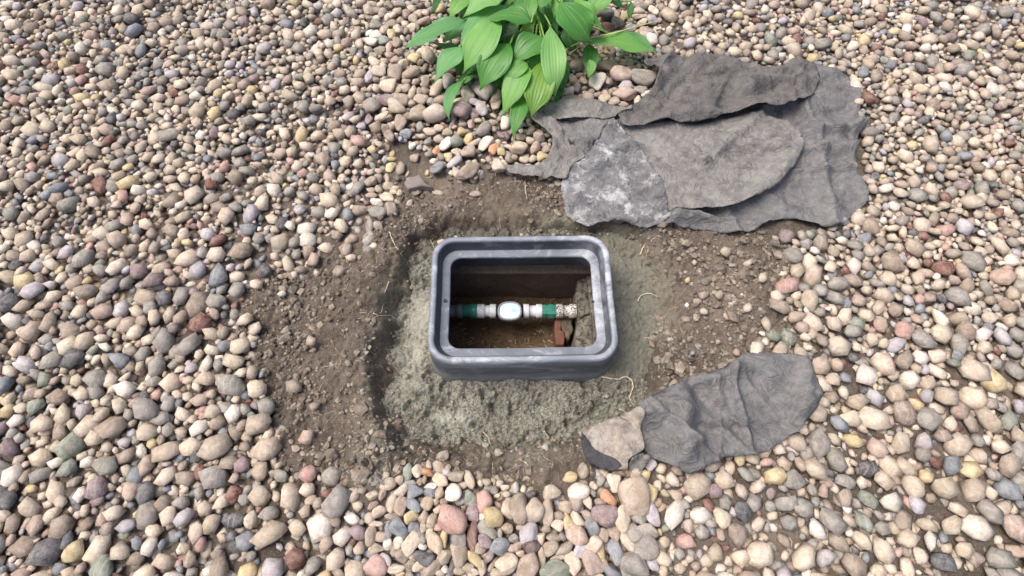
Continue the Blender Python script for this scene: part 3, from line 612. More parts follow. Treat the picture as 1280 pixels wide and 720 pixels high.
# ---- labels that single each stone out
def size_word(s):
    q = math.sqrt(s['L']*s['S']); return "large" if q > 22 else "medium" if q > 15 else "small" if q > 11 else "tiny"
def shape_word(s):
    q = max(s['L'], s['S'])/min(s['L'], s['S']); return "round" if q < 1.15 else "blunt" if q < 1.35 else "oval" if q < 1.75 else "elongated"
marks = [s for s in IND if s['lm']]
def place_lm(s):
    u, v = s['u'], s['v']
    if v > 560: return "in the lower gravel" + (", left" if u < 560 else ", right" if u > 720 else ", centre")
    if u < 560: return "in the upper left gravel"
    if v < 125 and u > 690: return "right of the leafy plant"
    if v < 150: return "below the leafy plant"
    return "in the gravel above the dug soil"
def direc(s, m):
    dx = s['u']-m['u']; dy = s['v']-m['v']; a = math.degrees(math.atan2(-dy, dx)) % 360
    return ["right of", "above right of", "above", "above left of", "left of", "below left of", "below", "below right of"][int(((a+22.5) % 360)//45)]
used_l = {}
for s in IND:
    if s['lm']: s['label'] = s['lm']+" "+place_lm(s); used_l[s['label']] = s
def nearest(s, pool, k):
    return sorted((q for q in pool if q is not s), key=lambda q: math.hypot(q['u']-s['u'], q['v']-s['v']))[:k]
for s in IND:
    if s['lm']: continue
    base = f"{size_word(s)} {CNAME[s['c']]} {shape_word(s)} pebble"
    ms = nearest(s, marks, 4); opts = [f"{base} {direc(s, ms[0])} the {ms[0]['lm']}"]
    for q in nearest(s, IND, 4):
        if not q['lm'] and q['c'] != s['c']: opts.append(f"{size_word(s)} {CNAME[s['c']]} pebble touching a {CNAME[q['c']]} one {direc(s, ms[0])} the {ms[0]['lm']}")
    opts += [f"{base} {direc(s, m_)} the {m_['lm']}" for m_ in ms[1:]]
    for m_ in ms[1:]: opts.append(f"{size_word(s)} {CNAME[s['c']]} pebble between the {ms[0]['lm']} and the {m_['lm']}")
    for q in nearest(s, IND, 8): opts.append(f"{CNAME[s['c']]} {shape_word(s)} pebble {direc(s, q)} a {size_word(q)} {CNAME[q['c']]} {shape_word(q)} one near the {ms[0]['lm']}")
    opts = [o for o in opts if len(o.split()) <= 16]
    lab = next((o for o in opts if o not in used_l), opts[0]); s['label'] = lab; used_l[lab] = s
for i, s in enumerate(IND):
    angular = any(k in s['lm'] for k in ("block", "square", "squarish", "six-sided", "chunk", "wedge", "chip"))
    sh = random.choice([k for k in range(NSH) if (k % 3 == 1) == (angular or random.random() < .5)])
    big = s['L']*s['S'] > 480
    o = bpy.data.objects.new("cobble" if big else "pebble", SH[sh]); col.objects.link(o)
    o.location = (s['p'].x, s['p'].y, s['z']); o.scale = (s['hx'], s['hy'], s['hz'])
    o.rotation_euler = (R(random.uniform(-9, 9)), R(random.uniform(-9, 9)), R(s['a']))
    o.color = (*tint_of(s['c'], s['rand']), 1)
    tag(o, s['label'], "stone" if big else "pebble", "stones of the lower gravel bed" if s['v'] > 540 else "stones of the upper gravel bed")

# ---- the rest of the gravel, which nobody could count: packed in two layers
FR = [un(458, 0), un(820, 0), un(820, 720), un(458, 720)]
PIT_OUT = SOIL
cell = .03; grid = {}
def near(x, y, r, g, k):
    ci, cj = int(x//cell), int(y//cell)
    for a in range(ci-2, ci+3):
        for b in range(cj-2, cj+3):
            for (qx, qy, qr) in g.get((a, b), ()):
                if (qx-x)**2+(qy-y)**2 < (k*(qr+r))**2: return True
    return False
def put(g, x, y, r): g.setdefault((int(x//cell), int(y//cell)), []).append((x, y, r))
for (x, y, r) in placed: put(grid, x, y, r)
XR, Y0, Y1 = 2.25, -.98, 1.62
def batch(n):
    x = rng.uniform(-XR, XR, n); y = rng.uniform(Y0, Y1, n)
    mx_ = (y-Y0)/(Y1-Y0)*.95+1.3
    ok = np.abs(x) < mx_
    sd_ = poly_sd(x, y, SOIL); jit = .03*fbm(x, y, 16, 3, 11.)+sstep(.36, .5, np.abs(x))*.20*fbm(x, y, 6, 3, 61.)
    u, v = to_px(x, y, 0.0)
    ok &= (sd_+jit > .004)
    ok |= (sd_ < 0) & (np.abs(x) > .42) & (rng.random(n) < .012)
    for fp in FABS: ok &= poly_sd(x, y, fp) > -.004
    return x[ok], y[ok], u[ok], v[ok], sd_[ok]
FABS = [pxpoly([(690, 132), (790, 130), (814, 116), (818, 100), (806, 84), (830, 70), (870, 66), (950, 76), (1060, 86), (1084, 160), (1090, 255), (1030, 290), (930, 300), (840, 285), (712, 262), (712, 212), (640, 216), (690, 196), (705, 180), (676, 150)]), pxpoly([(735, 546), (800, 515), (812, 500), (862, 470), (940, 440), (1010, 452), (1030, 500), (960, 560), (855, 586), (800, 585), (750, 578)])]
G = []   # x, y, z, r, sub
sel_in = lambda u, v: (u > 452) & (u < 826) & (v > -6) & (v < 726)
for rmin, rmax, n, kk in ((.020, .031, 1500, .86), (.017, .024, 6000, .86), (.012, .018, 34000, .86), (.009, .013, 62000, .84), (.0065, .010, 80000, .82)):
    x, y, u, v, sdv = batch(n); r = rng.uniform(rmin, rmax, len(x)); inn = sel_in(u, v); gap = fbm(x, y, 3.2, 4, 51.)
    r = np.where((v < 300), r*.84, r)
    for i in range(len(x)):
        if inn[i] and r[i] > .0115: continue
        if inn[i] and 165 < v[i] < 285 and rng.random() < .45: continue
        if not inn[i] and r[i] < .016 and gap[i] > .12 and rng.random() < .8: continue
        if not near(x[i], y[i], r[i], grid, kk):
            put(grid, x[i], y[i], r[i]); G.append((x[i], y[i], (-.006 if r[i] > .0115 else -.012)+rng.uniform(-.004, .005), r[i], 1 if not inn[i] else 2))
g2 = {}
for rmin, rmax, n in ((.012, .016, 30000), (.008, .012, 50000)):
    x, y, u, v, sdv = batch(n); r = rng.uniform(rmin, rmax, len(x))
    inn = sel_in(u, v)
    for i in range(len(x)):
        if inn[i] and 165 < v[i] < 285 and rng.random() < .6: continue
        if not near(x[i], y[i], r[i], g2, .84):
            put(g2, x[i], y[i], r[i]); G.append((x[i], y[i], -.024+rng.uniform(-.004, .003), r[i], 1))
for s in REST: G.append((s['p'].x, s['p'].y, s['z'], (s['hx'], s['hy'], s['hz'], R(s['a']), s['c']), 2))
PAL = [c_ for c_, k_ in (("t", 10), ("n", 7), ("p", 12), ("w", 3), ("g", 9), ("k", 3), ("m", 1), ("b", 3), ("r", 1), ("e", 1), ("y", 1), ("l", 2), ("d", 2), ("R", 1)) for _ in range(k_)]; rg = np.random.default_rng(5)
T = {}
for sub in (1, 2):
    v_, f_ = ico(sub); T[sub] = ([pebble(v_, 300+j, (9, 8, 11)[j % 3], (13, 22, 8)[j % 3]) for j in range(24)], np.array(f_))
VV = []; FF = []; CC = []; RN = []; off = 0
for (x, y, z, r, sub) in G:
    ps, fs = T[sub]; P = ps[rg.integers(24)]
    if isinstance(r, tuple): hx, hy, hz, a, c = r
    else:
        e = rg.uniform(.8, 1.3); hx, hy, hz = r*e*1.08, r/e*1.15, r*rg.uniform(.6, .85); a = rg.uniform(0, 6.28); c = PAL[rg.integers(len(PAL))]
    tl = rg.uniform(-.3, .3, 2)
    m = np.array(Matrix.Rotation(a, 3, 'Z') @ Matrix.Rotation(tl[0], 3, 'X') @ Matrix.Rotation(tl[1], 3, 'Y'))
    Q = (P*np.array([hx, hy, hz]))@m.T+np.array([x, y, z])
    VV.append(Q); FF.append(fs+off); off += len(Q)
    tc = tint_of(c, rg); CC.append(np.repeat(tc[None], len(Q), 0)); RN.append(np.full(len(Q), rg.random()))
def big_mesh(name, VV, FF):
    V = np.concatenate(VV).astype(np.float32); F = np.concatenate(FF).astype(np.int32)
    me = bpy.data.meshes.new(name); me.vertices.add(len(V)); me.vertices.foreach_set("co", V.ravel())
    me.loops.add(F.size); me.loops.foreach_set("vertex_index", F.ravel())
    me.polygons.add(len(F)); me.polygons.foreach_set("loop_start", np.arange(0, F.size, 3, dtype=np.int32))
    me.polygons.foreach_set("use_smooth", np.ones(len(F), bool)); me.update(calc_edges=True); me.validate(); return me
me = big_mesh("gravel", VV, FF); set_col(me, "tint", np.concatenate(CC)); set_attr(me, "rnd", np.concatenate(RN))
tag(link("gravel", me, M['gravel']), "loose mixed river gravel filling the beds between the larger stones", "gravel", kind='stuff')
print("gravel", len(G), "individual", len(IND), "tris", sum(len(f) for f in FF))

# the flat slate piece and the pink chip by the box corner
def slate(name, pts, zt, thick, c, label, cat, dz=None):
    o = chunk(name, pts, zt, zt-thick, M['stone'], label, cat, amp=.002, bev=.002, seed=11.); o.color = (*[k*.8 for k in s2l(c)], 1); return o
slate("slate_piece", [(508, 222), (524, 218), (534, 230), (541, 234), (528, 232), (510, 236), (505, 229)], .004, .022, (122, 116, 118), "flat dark gray slate shard lying on the dug soil at upper left", "slate")
slate("pink_chip", [(546, 301), (553, 298), (558, 301), (552, 305), (548, 304)], -.012, .02, (232, 200, 190), "small pink stone chip against the far left corner of the box", "pebble")

# ---- crumbs of soil and mortar
CV = []; CF = []; CC = []; RN = []; off = 0; v1, f1 = ico(1); f1 = np.array(f1)
n = 24000; x = rng.uniform(-.92, 1.0, n); y = rng.uniform(-.50, .42, n)
sS = poly_sd(x, y, SOIL); cS = poly_sd(x, y, CONC)
b1, b2 = to_box(x, y); bS = rr_sd(b1, b2, BW/2, BD/2, .06)
gz = ground_h(x, y); cz, _, rgt_, _, _ = conc_h(x, y); dens = fbm(x, y, 9, 2, 21.); ej = fbm(x, y, 6, 3, 61.)
for i in range(n):
    if sS[i]+(.2*ej[i] if abs(x[i]) > .4 else 0) > .03 or bS[i] < .02: continue
    onc = cS[i] < -.015
    if onc and (rng.random() < .45 or (bS[i] < .07 and x[i] < BX and y[i] > -.15)  or rgt_[i] > .3): continue
    if not onc and rng.random() > .5+dens[i]: continue
    r = min(.0014+rng.exponential(.0019), .0105)*(.6 if onc else 1)*(1.7 if dens[i] > .25 and not onc and rng.random() < .3 else 1)
    P = v1*(1+rng.uniform(-.45, .45, len(v1)))[:, None]*np.array([1, rng.uniform(.7, 1.2), rng.uniform(.6, 1)])*r
    z = (max(cz[i], gz[i]) if cS[i] < .03 else gz[i])+r*.35
    CV.append(P+np.array([x[i], y[i], z])); CF.append(f1+off); off += len(P)
    q = rng.random()
    c = s2l([(142, 141, 127), (166, 164, 149), (112, 109, 97)][int(rng.integers(3))]) if onc or (cS[i] < .05 and q < .3) else s2l([(108, 95, 83), (128, 115, 101), (86, 75, 66), (156, 142, 126)][int(rng.integers(4))])
    CC.append(np.repeat(np.array(c)[None], len(P), 0)); RN.append(np.full(len(P), .1))
me = big_mesh("soil_crumbs", CV, CF); set_col(me, "tint", np.concatenate(CC)); set_attr(me, "rnd", np.concatenate(RN))
me.polygons.foreach_set("use_smooth", np.zeros(len(me.polygons), bool))
tag(link("soil_crumbs", me, M['gravel']), "loose crumbs of dry soil and mortar scattered over the dug ground", "soil", kind='stuff')

# ================================================================== roots, straws
def tube(bm, pts, rads, N=6):
    rings = []
    for i, p in enumerate(pts):
        tg = (pts[min(i+1, len(pts)-1)]-pts[max(i-1, 0)]).normalized(); up = Vector((0, 0, 1)) if abs(tg.z) < .9 else Vector((1, 0, 0))
        s = tg.cross(up).normalized(); u_ = s.cross(tg)
        rings.append([bm.verts.new(p+(s*math.cos(2*math.pi*k/N)+u_*math.sin(2*math.pi*k/N))*rads[i]) for k in range(N)])
    for a, b in zip(rings, rings[1:]):
        for k in range(N): bm.faces.new((a[k], a[(k+1) % N], b[(k+1) % N], b[k]))
    bm.faces.new(rings[0]); bm.faces.new(rings[-1][::-1])
def smooth_path(pts, k=6):
    out = []
    for i in range(len(pts)-1):
        p0 = pts[max(i-1, 0)]; p1 = pts[i]; p2 = pts[i+1]; p3 = pts[min(i+2, len(pts)-1)]
        for j in range(k):
            t = j/k; out.append(.5*((2*p1)+(p2-p0)*t+(2*p0-5*p1+4*p2-p3)*t*t+(3*p1-p0-3*p2+p3)*t**3))
    return out+[pts[-1]]
def surf_z(x, y): return max(float(ground_h([x], [y])[0]), float(conc_h(np.array([x]), np.array([y]))[0][0]))
def root(px, r, label, name="root", lift=.003, cat="root", mat='root', group="roots sticking out of the dug soil"):
    P = []
    for (u, v) in px:
        z = -.03
        for _ in range(3): q = un(u, v, z); z = surf_z(q.x, q.y)+lift
        P.append(un(u, v, z))
    P = smooth_path(P, 5); P = [p+Vector((random.uniform(-1, 1), random.uniform(-1, 1), random.uniform(-.5, 1)))*.0008 for p in P]
    bm = bmesh.new(); tube(bm, P, [r*1.35*(1-.6*i/len(P))*random.uniform(.8, 1.2) for i in range(len(P))])
    return tag(bm_obj(name, bm, M[mat]), label, cat, group)
root([(752, 471), (772, 474), (782, 471), (790, 476), (791, 486), (787, 498), (793, 508)], .0016, "long pale root curling down from the front right corner of the box")
root([(800, 318), (806, 306), (819, 297)], .0011, "short forked pale root at the right edge above the damp mud")
root([(808, 320), (811, 308), (815, 299)], .0009, "tiny white root tip beside the forked root at right edge")
root([(797, 377), (802, 369), (813, 367), (822, 371)], .0013, "bent pale root on the damp mud right of the box")
root([(530, 285), (537, 297), (543, 311)], .0010, "thin straw-coloured root near the far left corner of the box")
root([(487, 290), (492, 303), (498, 312)], .0011, "short pale root on the left soil bank, highest up")
root([(486, 352), (483, 360), (481, 366)], .0010, "short pale root low on the left soil bank")
root([(467, 392), (477, 395), (491, 394)], .0010, "thin level root at the concrete's left edge")
root([(656, 226), (657, 240), (659, 250)], .0012, "short upright root in the soil below the fabric")
root([(680, 539), (683, 543), (687, 548)], .0010, "tiny white root at the front edge of the concrete")
root([(649, 574), (655, 577), (660, 581)], .0009, "tiny pale root on the soil below the concrete")
root([(774, 511), (779, 513), (783, 517)], .0009, "tiny pale fibre just above the lower fabric")
root([(805, 424), (809, 422), (814, 424)], .0010, "tiny pale root at the right edge of the damp mud")
root([(604, 540), (610, 547), (613, 556)], .0009, "thin curved fibre at the front left of the concrete")
# dead fibres over the soil
bm = bmesh.new(); cnt = 0
while cnt < 420:
    x = random.uniform(-.5, .5); y = random.uniform(-.5, .45)
    if poly_sd([x], [y], SOIL)[0] > .03 or poly_sd([x], [y], CONC)[0] < (-.05 if random.random() < .1 else .0): continue
    a = random.uniform(0, 6.28); L = random.uniform(.008, .03); P = []; 
    for k in range(4):
        a += random.uniform(-.4, .4); P.append(Vector((x, y, surf_z(x, y)+.0015+random.uniform(0, .002)))); x += math.cos(a)*L/3; y += math.sin(a)*L/3
    tube(bm, P, [random.uniform(.00025, .0006)]*4, 3); cnt += 1
for _ in range(130):
    x = random.uniform(-.16, .2); y = random.uniform(-.15, .1); a = random.uniform(0, 6.28); P = []; Lf = random.uniform(.006, .02)
    for k in range(4): a += random.uniform(-.5, .5); P.append(Vector((x, y, zf+.010+random.uniform(0, .003)))); x += math.cos(a)*Lf/3; y += math.sin(a)*Lf/3
    tube(bm, P, [random.uniform(.0003, .0007)]*4, 3)
tag(bm_obj("dead_fibres", bm, M['root']), "fine dead root fibres and straw littering the dug soil", "plant litter", kind='stuff')

# ================================================================== landscape fabric
def fabric_mat(name, c1, c2, dustc, amt, pale=0.0):
    m = NT(name, .85, .2); v = m.coord("Object"); a = m.noise(13, 5, .65, v, .8); b = m.noise(48, 6, .7, v, .6); f = m.noise(420, 4, .7, v); g = m.noise(17, 6, .75, v, .3)
    c = m.mix(m.ramp(a, [(.35, 0), (.65, 1)]), c1, c2)
    c = m.mix(m.math('MULTIPLY', m.ramp(b, [(.45, 0), (.65, 1)]), amt), c, dustc)
    if pale: c = m.mix(m.math('MULTIPLY', m.ramp(g, [(.50, 0), (.68, 1)]), pale), c, s2l((205, 206, 206)))
    c = m.mix(m.math('MULTIPLY', m.ramp(f, [(.32, 1), (.45, 0)]), .4), c, s2l((58, 54, 52)))
    c = m.mix(m.math('MULTIPLY', m.ramp(f, [(.58, 0), (.7, 1)]), .25), c, s2l((190, 184, 174)))
    w1 = m.noise(22, 5, .55, v, 1.5); rdg = m.math('ABSOLUTE', m.math('SUBTRACT', w1, .5))
    m.base(c); p = m.bump(f, .45, .0010); p = m.bump(b, .45, .004, p); m.bump(m.ramp(rdg, [(.0, 1), (.10, 0)]), .55, .005, p); return m.m
M['fab_gray'] = fabric_mat("fabric_gray", s2l((94, 94, 96)), s2l((122, 121, 121)), s2l((146, 140, 133)), .5)
M['fab_tan'] = fabric_mat("fabric_dusty", s2l((108, 106, 104)), s2l((136, 133, 129)), s2l((160, 153, 145)), .6)
M['fab_pale'] = fabric_mat("fabric_pale", s2l((98, 98, 100)), s2l((124, 123, 124)), s2l((146, 142, 138)), .6, .8)
M['fab_dark'] = fabric_mat("fabric_dark", s2l((86, 84, 84)), s2l((112, 109, 107)), s2l((130, 123, 115)), .45)
M['fab_mauve'] = fabric_mat("fabric_sandy", s2l((134, 127, 120)), s2l((156, 146, 136)), s2l((184, 171, 155)), .8, .2)
FTOP = {}
def flap(name, pts, mat, parent, label=None, fold=.006, fdir=0., ffreq=16., seed=0., rag=.0016, curl=.006, step=.0055, sm=.75):
    """pts: (u, v, z). A cloth sheet through them with folds, a curled edge and thickness."""
    P = [un(u, v, z*.62 if z > 0 else z) for u, v, z in pts]; n = len(P); bd = []
    for i in range(n):
        p0, a, b, p3 = P[i-1], P[i], P[(i+1) % n], P[(i+2) % n]
        k = max(2, int((b-a).length/step))
        for j in range(k):
            t_ = j/k; sm_ = .5*((2*a)+(b-p0)*t_+(2*p0-5*a+4*b-p3)*t_*t_+(3*a-p0-3*b+p3)*t_**3)
            q = a.lerp(b, t_).lerp(sm_, sm); w_ = float(noise(q.x*90+seed, q.y*90, seed))+1.3*float(noise(q.x*32+seed, q.y*32, seed+4))
            nrm = Vector(((b-a).y, -(b-a).x, 0)).normalized() if (b-a).length > 1e-6 else Vector()
            q = q+nrm*rag*(w_+.6*float(noise(q.x*260, q.y*260, seed+2)))*(1 if j else .3); bd.append(q)
    nb = len(bd); poly = [(p.x, p.y) for p in bd]
    xs = [p.x for p in bd]; ys = [p.y for p in bd]
    gx, gy = np.meshgrid(np.arange(min(xs), max(xs), step), np.arange(min(ys), max(ys), step))
    gx = gx.ravel()+rng.uniform(-1, 1, gx.size)*step*.2; gy = gy.ravel()+rng.uniform(-1, 1, gy.size)*step*.2
    sdv = poly_sd(gx, gy, poly); ok = sdv < -step*.6
    pts2 = [Vector((p.x, p.y)) for p in bd]+[Vector((a, b)) for a, b in zip(gx[ok], gy[ok])]
    co, _, faces, _, _, _ = delaunay_2d_cdt(pts2, [], [list(range(nb))], 1, 1e-6)
    V = np.array([c[:] for c in co]); C = np.array([(p.x, p.y, p.z) for p in P])
    D = np.hypot(V[:, 0:1]-C[None, :, 0], V[:, 1:2]-C[None, :, 1])+.012; W = D**-2.4; z = (W*C[None, :, 2]).sum(1)/W.sum(1)
    s = np.minimum(poly_sd(V[:, 0], V[:, 1], poly), 0)
    rr = random.Random(int(seed*7)+3); ext = max(max(xs)-min(xs), max(ys)-min(ys))
    for k in range(int(9+ext*50)):                                   # creases: straight sharp ridges and valleys across the sheet
        cx, cy = bd[rr.randrange(nb)][:2]; ex, ey = bd[rr.randrange(nb)][:2]
        cx, cy = cx+(ex-cx)*rr.uniform(0, .5), cy+(ey-cy)*rr.uniform(0, .5)
        an = fdir+rr.gauss(0, .5) if rr.random() < .6 else rr.uniform(0, 3.14); ln = rr.uniform(.25, .9)*ext
        dx, dy = V[:, 0]-cx, V[:, 1]-cy; al = dx*math.cos(an)+dy*math.sin(an)
        ac = -dx*math.sin(an)+dy*math.cos(an)+.06*al*al/ext*rr.uniform(-1, 1)*8+.003*noise(V[:, 0]*40, V[:, 1]*40, seed+k)
        am = fold*rr.choice((1.5, 1.0, .7, -.8))*np.exp(-(al/ln)**2); wd = rr.uniform(.005, .030)
        z = z+(am*np.exp(-np.abs(ac)/wd) if k % 2 else am*1.5*np.exp(-(ac/(wd*1.3))**2))
    z = z+fold*.5*fbm(V[:, 0], V[:, 1], 14, 3, seed)+.0012*fbm(V[:, 0], V[:, 1], 70, 2, seed)
    z = z+curl*np.exp(s/.008)*(-.1+.8*noise(V[:, 0]*16, V[:, 1]*16, seed+1))
    z = np.maximum(z, ground_h(V[:, 0], V[:, 1])+.003)
    ki = np.floor(V/.004).astype(int)
    for q_ in range(len(z)):                                         # lie on the layers already there
        top = max((FTOP.get((ki[q_, 0]+a, ki[q_, 1]+b), -9) for a in (-1, 0, 1) for b in (-1, 0, 1)))
        z[q_] = max(z[q_], top+.0016)
    for q_ in range(len(z)): kk_ = (ki[q_, 0], ki[q_, 1]); FTOP[kk_] = max(FTOP.get(kk_, -9), z[q_])
    me = mesh_from(name, np.column_stack([V, z]), [tuple(f) for f in faces])
    o = link(name, me, mat, parent)
    if label: o["label"] = label
    md = o.modifiers.new("thick", 'SOLIDIFY'); md.thickness = .0005; md.offset = -1
    apply_mod(o); return o
f1_ = empty("landscape_fabric", un(760, 200)); 
tag(f1_, "large crumpled gray landscape fabric folded back below the plant at upper right", "fabric")
f1_.location = (0, 0, 0)
flap("under_layer", [(700, 134, .0), (745, 136, .0), (795, 136, .004), (850, 100, .0), (905, 84, -.004), (960, 96, .004), (1010, 84, -.004), (1062, 100, .002), (1078, 150, -.004), (1064, 205, .002), (1084, 252, -.006), (1040, 286, -.008), (985, 272, -.004), (925, 292, -.012), (850, 285, -.02), (770, 282, -.024), (720, 255, -.018), (700, 200, -.01)], M['fab_gray'], f1_, seed=2., fold=.011, ffreq=8.)
flap("fabric_flap", [(781, 160, .012), (800, 156, .02), (822, 155, .016), (870, 158, .014), (930, 146, .012), (985, 156, .008), (1000, 190, .008), (972, 232, .004), (915, 262, .000), (850, 268, -.006), (822, 258, -.004), (806, 204, .002), (791, 178, .01)], M['fab_tan'], f1_, "tan-gray fabric flap at the right edge under the dark fold", seed=3., fold=.005)
flap("fabric_flap", [(694, 150, .020), (730, 151, .024), (766, 148, .020), (757, 162, .015), (744, 180, .010), (733, 196, .006), (718, 186, .01), (710, 178, .014)], M['fab_gray'], f1_, "mid-gray fabric triangle between the folds", seed=5., fold=.003)
flap("fabric_flap", [(767, 146, .026), (776, 158, .026), (790, 176, .020), (805, 196, .018), (815, 214, .014), (824, 230, .008), (832, 252, .0), (834, 276, -.008), (806, 288, -.014), (768, 279, -.016), (735, 284, -.018), (708, 272, -.016), (704, 250, -.006),
                     (700, 230, .002), (712, 212, .010), (732, 198, .018), (745, 182, .022), (757, 162, .026)], M['fab_pale'], f1_, "broad pale gray triangular flap with white dusty stains", seed=7., fold=.005, ffreq=9., curl=.003, sm=.2)
flap("fabric_flap", [(772, 147, .030), (784, 140, .036), (794, 131, .04), (805, 123, .04), (815, 115, .04), (818, 102, .034), (811, 92, .034), (803, 84, .034), (812, 73, .034), (824, 72, .034), (850, 74, .034), (900, 70, .030), (950, 84, .024), (1006, 80, .018), (1022, 110, .016), (985, 140, .018), (930, 146, .024), (870, 158, .024), (822, 159, .03), (800, 161, .032), (781, 160, .03)], M['fab_dark'], f1_, "dark gray fold bunched at the right edge", seed=9., fold=.009, ffreq=20., fdir=.8)
flap("fabric_flap", [(679, 140, .026), (684, 130, .03), (700, 127, .036), (740, 129, .036), (762, 131, .034), (784, 134, .034), (790, 139, .03), (779, 145, .030), (754, 149, .028), (720, 151, .030), (699, 151, .032), (686, 147, .028)], M['fab_tan'], f1_, "dusty tan strip of fabric along the top", seed=11., fold=.003, ffreq=8.)
flap("fabric_flap", [(658, 145, .024), (670, 143, .032), (681, 144, .034), (692, 150, .034), (702, 162, .030), (709, 174, .026), (715, 186, .022), (708, 193, .016), (694, 199, .010), (678, 204, .004), (684, 196, .010), (690, 186, .016), (689, 174, .022), (676, 162, .026), (666, 154, .026)], M['fab_tan'], f1_, "narrow twisted tan flap curving round the pebbles", seed=13., fold=.004, ffreq=14., fdir=1.)
flap("fabric_flap", [(632, 208, -.004), (648, 209, .004), (668, 207, .012), (684, 200, .020), (700, 192, .028), (712, 186, .032), (718, 184, .032), (726, 188, .030), (732, 196, .028), (722, 204, .022), (714, 212, .016), (710, 222, .008), (705, 227, .002), (680, 226, -.006), (655, 224, -.010), (636, 219, -.010)], M['fab_tan'], f1_, "rolled tan flap pointing left over the soil", seed=15., fold=.0045, ffreq=14., fdir=1.3, curl=.01)
f2_ = empty("landscape_fabric", (0, 0, 0)); tag(f2_, "sandy crumpled sheet of landscape fabric lying over the lower right gravel edge", "fabric")
flap("fabric_flap", [(790, 514, .0), (796, 507, .010), (808, 500, .022), (822, 493, .026), (856, 474, .024), (900, 462, .020), (940, 438, .018), (1000, 448, .010), (1024, 486, .004), (1000, 530, .002), (952, 566, .004), (902, 572, .002), (860, 592, .004), (822, 576, .004), (812, 570, .010), (806, 561, .014), (799, 550, .012), (796, 535, .008)], M['fab_gray'], f2_, "gray flap at the right edge with pale crease", seed=21., fold=.013, ffreq=9., fdir=-.5)
flap("fabric_flap", [(720, 538, -.012), (728, 541, -.010), (744, 532, -.004), (758, 526, .004), (770, 522, .012), (782, 517, .018), (794, 515, .022), (799, 522, .026), (799, 535, .028), (801, 548, .026), (802, 561, .022), (792, 570, .016), (783, 576, .014), (782, 586, .008), (772, 587, .002), (762, 587, -.004), (747, 582, -.010), (738, 572, -.014), (731, 556, -.014)], M['fab_mauve'], f2_, "sandy dust-covered flap, widest part of the sheet", seed=23., fold=.006, ffreq=10., curl=.003)
M['fab_black'] = fabric_mat('fabric_underside', s2l((58, 57, 61)), s2l((76, 75, 80)), s2l((96, 92, 90)), .4)
flap("fabric_edge", [(726, 540, -.006), (733, 549, -.002), (743, 562, -.002), (754, 569, .002), (766, 574, .006), (774, 583, .006), (764, 590, .000), (745, 586, -.008), (733, 576, -.010), (727, 556, -.010)], M['fab_black'], f2_, "dark bare underside showing along the lower left edge", seed=25., fold=.001, curl=.001, rag=.0008, step=.004, sm=.3)
flap("fabric_flap", [(784, 577, .010), (790, 571, .018), (800, 567, .022), (810, 569, .020), (808, 578, .014), (800, 589, .008), (792, 594, .004), (788, 588, .006)], M['fab_tan'], f2_, "small tan fold tucked between the fabric and pebbles", seed=27., fold=.006, step=.005)

# ================================================================== hosta
def leaf_mat():
    m = NT("leaf", .38, .45)
    uv = m.n("ShaderNodeUVMap"); sx = m.n("ShaderNodeSeparateXYZ"); m.l(uv.outputs[0], sx.inputs[0])
    oi = m.n("ShaderNodeObjectInfo"); v = m.coord("Object")
    vein = m.math('PINGPONG', m.math('MULTIPLY', sx.outputs[0], 8.0), .5)       # parallel veins run along the blade
    veinm = m.ramp(vein, [(.0, 1), (.16, 0)])
    midr = m.ramp(m.math('ABSOLUTE', m.math('SUBTRACT', sx.outputs[0], .5)), [(.0, 1), (.035, 0)])
    n1 = m.noise(16, 4, .6, v); n2 = m.noise(90, 4, .6, v)
    c = m.mix(.0, oi.outputs["Color"], (0, 0, 0))
    c = m.mix(m.ramp(n1, [(.3, 0), (.7, .45)]), c, m.mix(1.0, c, (1.35, 1.2, .9), 'MULTIPLY'))
    c = m.mix(m.math('MULTIPLY', veinm, .32), c, m.mix(1.0, c, (.55, .62, .5), 'MULTIPLY'))
    c = m.mix(m.math('MULTIPLY', midr, .25), c, s2l((165, 196, 120)))
    c = m.mix(m.math('MULTIPLY', m.ramp(n2, [(.62, 0), (.72, 1)]), .18), c, s2l((190, 190, 150)))
    m.base(c); c2_ = m.noise(38, 2, .5, v); c = m.mix(m.ramp(c2_, [(.735, 0), (.75, .8)]), c, s2l((122, 92, 52))); m.base(c)
    m.l(m.ramp(n1, [(.3, .36), (.7, .55)]), m.b.inputs["Roughness"])
    tr = m.n("ShaderNodeBsdfTranslucent"); m.l(m.mix(1.0, c, (1.3, 1.5, .6), 'MULTIPLY'), tr.inputs[0])
    mx_ = m.n("ShaderNodeMixShader"); mx_.inputs[0].default_value = .25
    out = m.t.nodes["Material Output"]; m.l(m.b.outputs[0], mx_.inputs[1]); m.l(tr.outputs[0], mx_.inputs[2]); m.l(mx_.outputs[0], out.inputs[0])
    p = m.bump(vein, .55, .0022); m.bump(n2, .15, .001, p)
    return m.m
M['leaf'] = leaf_mat()
M['stalk'] = simple("leaf_stalk", s2l((140, 172, 92)), s2l((112, 150, 72)), .5, .3)
M['tear'] = simple("leaf_blemish", s2l((120, 90, 48)), s2l((100, 72, 40)), .8)
HC = un(668, 8, -.01); hosta = empty("hosta_plant", (HC.x, HC.y, HC.z)); tag(hosta, "broad leaved green hosta plant spreading over the gravel at the top", "plant")
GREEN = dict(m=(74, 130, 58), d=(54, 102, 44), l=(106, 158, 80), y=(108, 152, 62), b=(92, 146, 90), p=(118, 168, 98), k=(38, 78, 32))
LC = 0
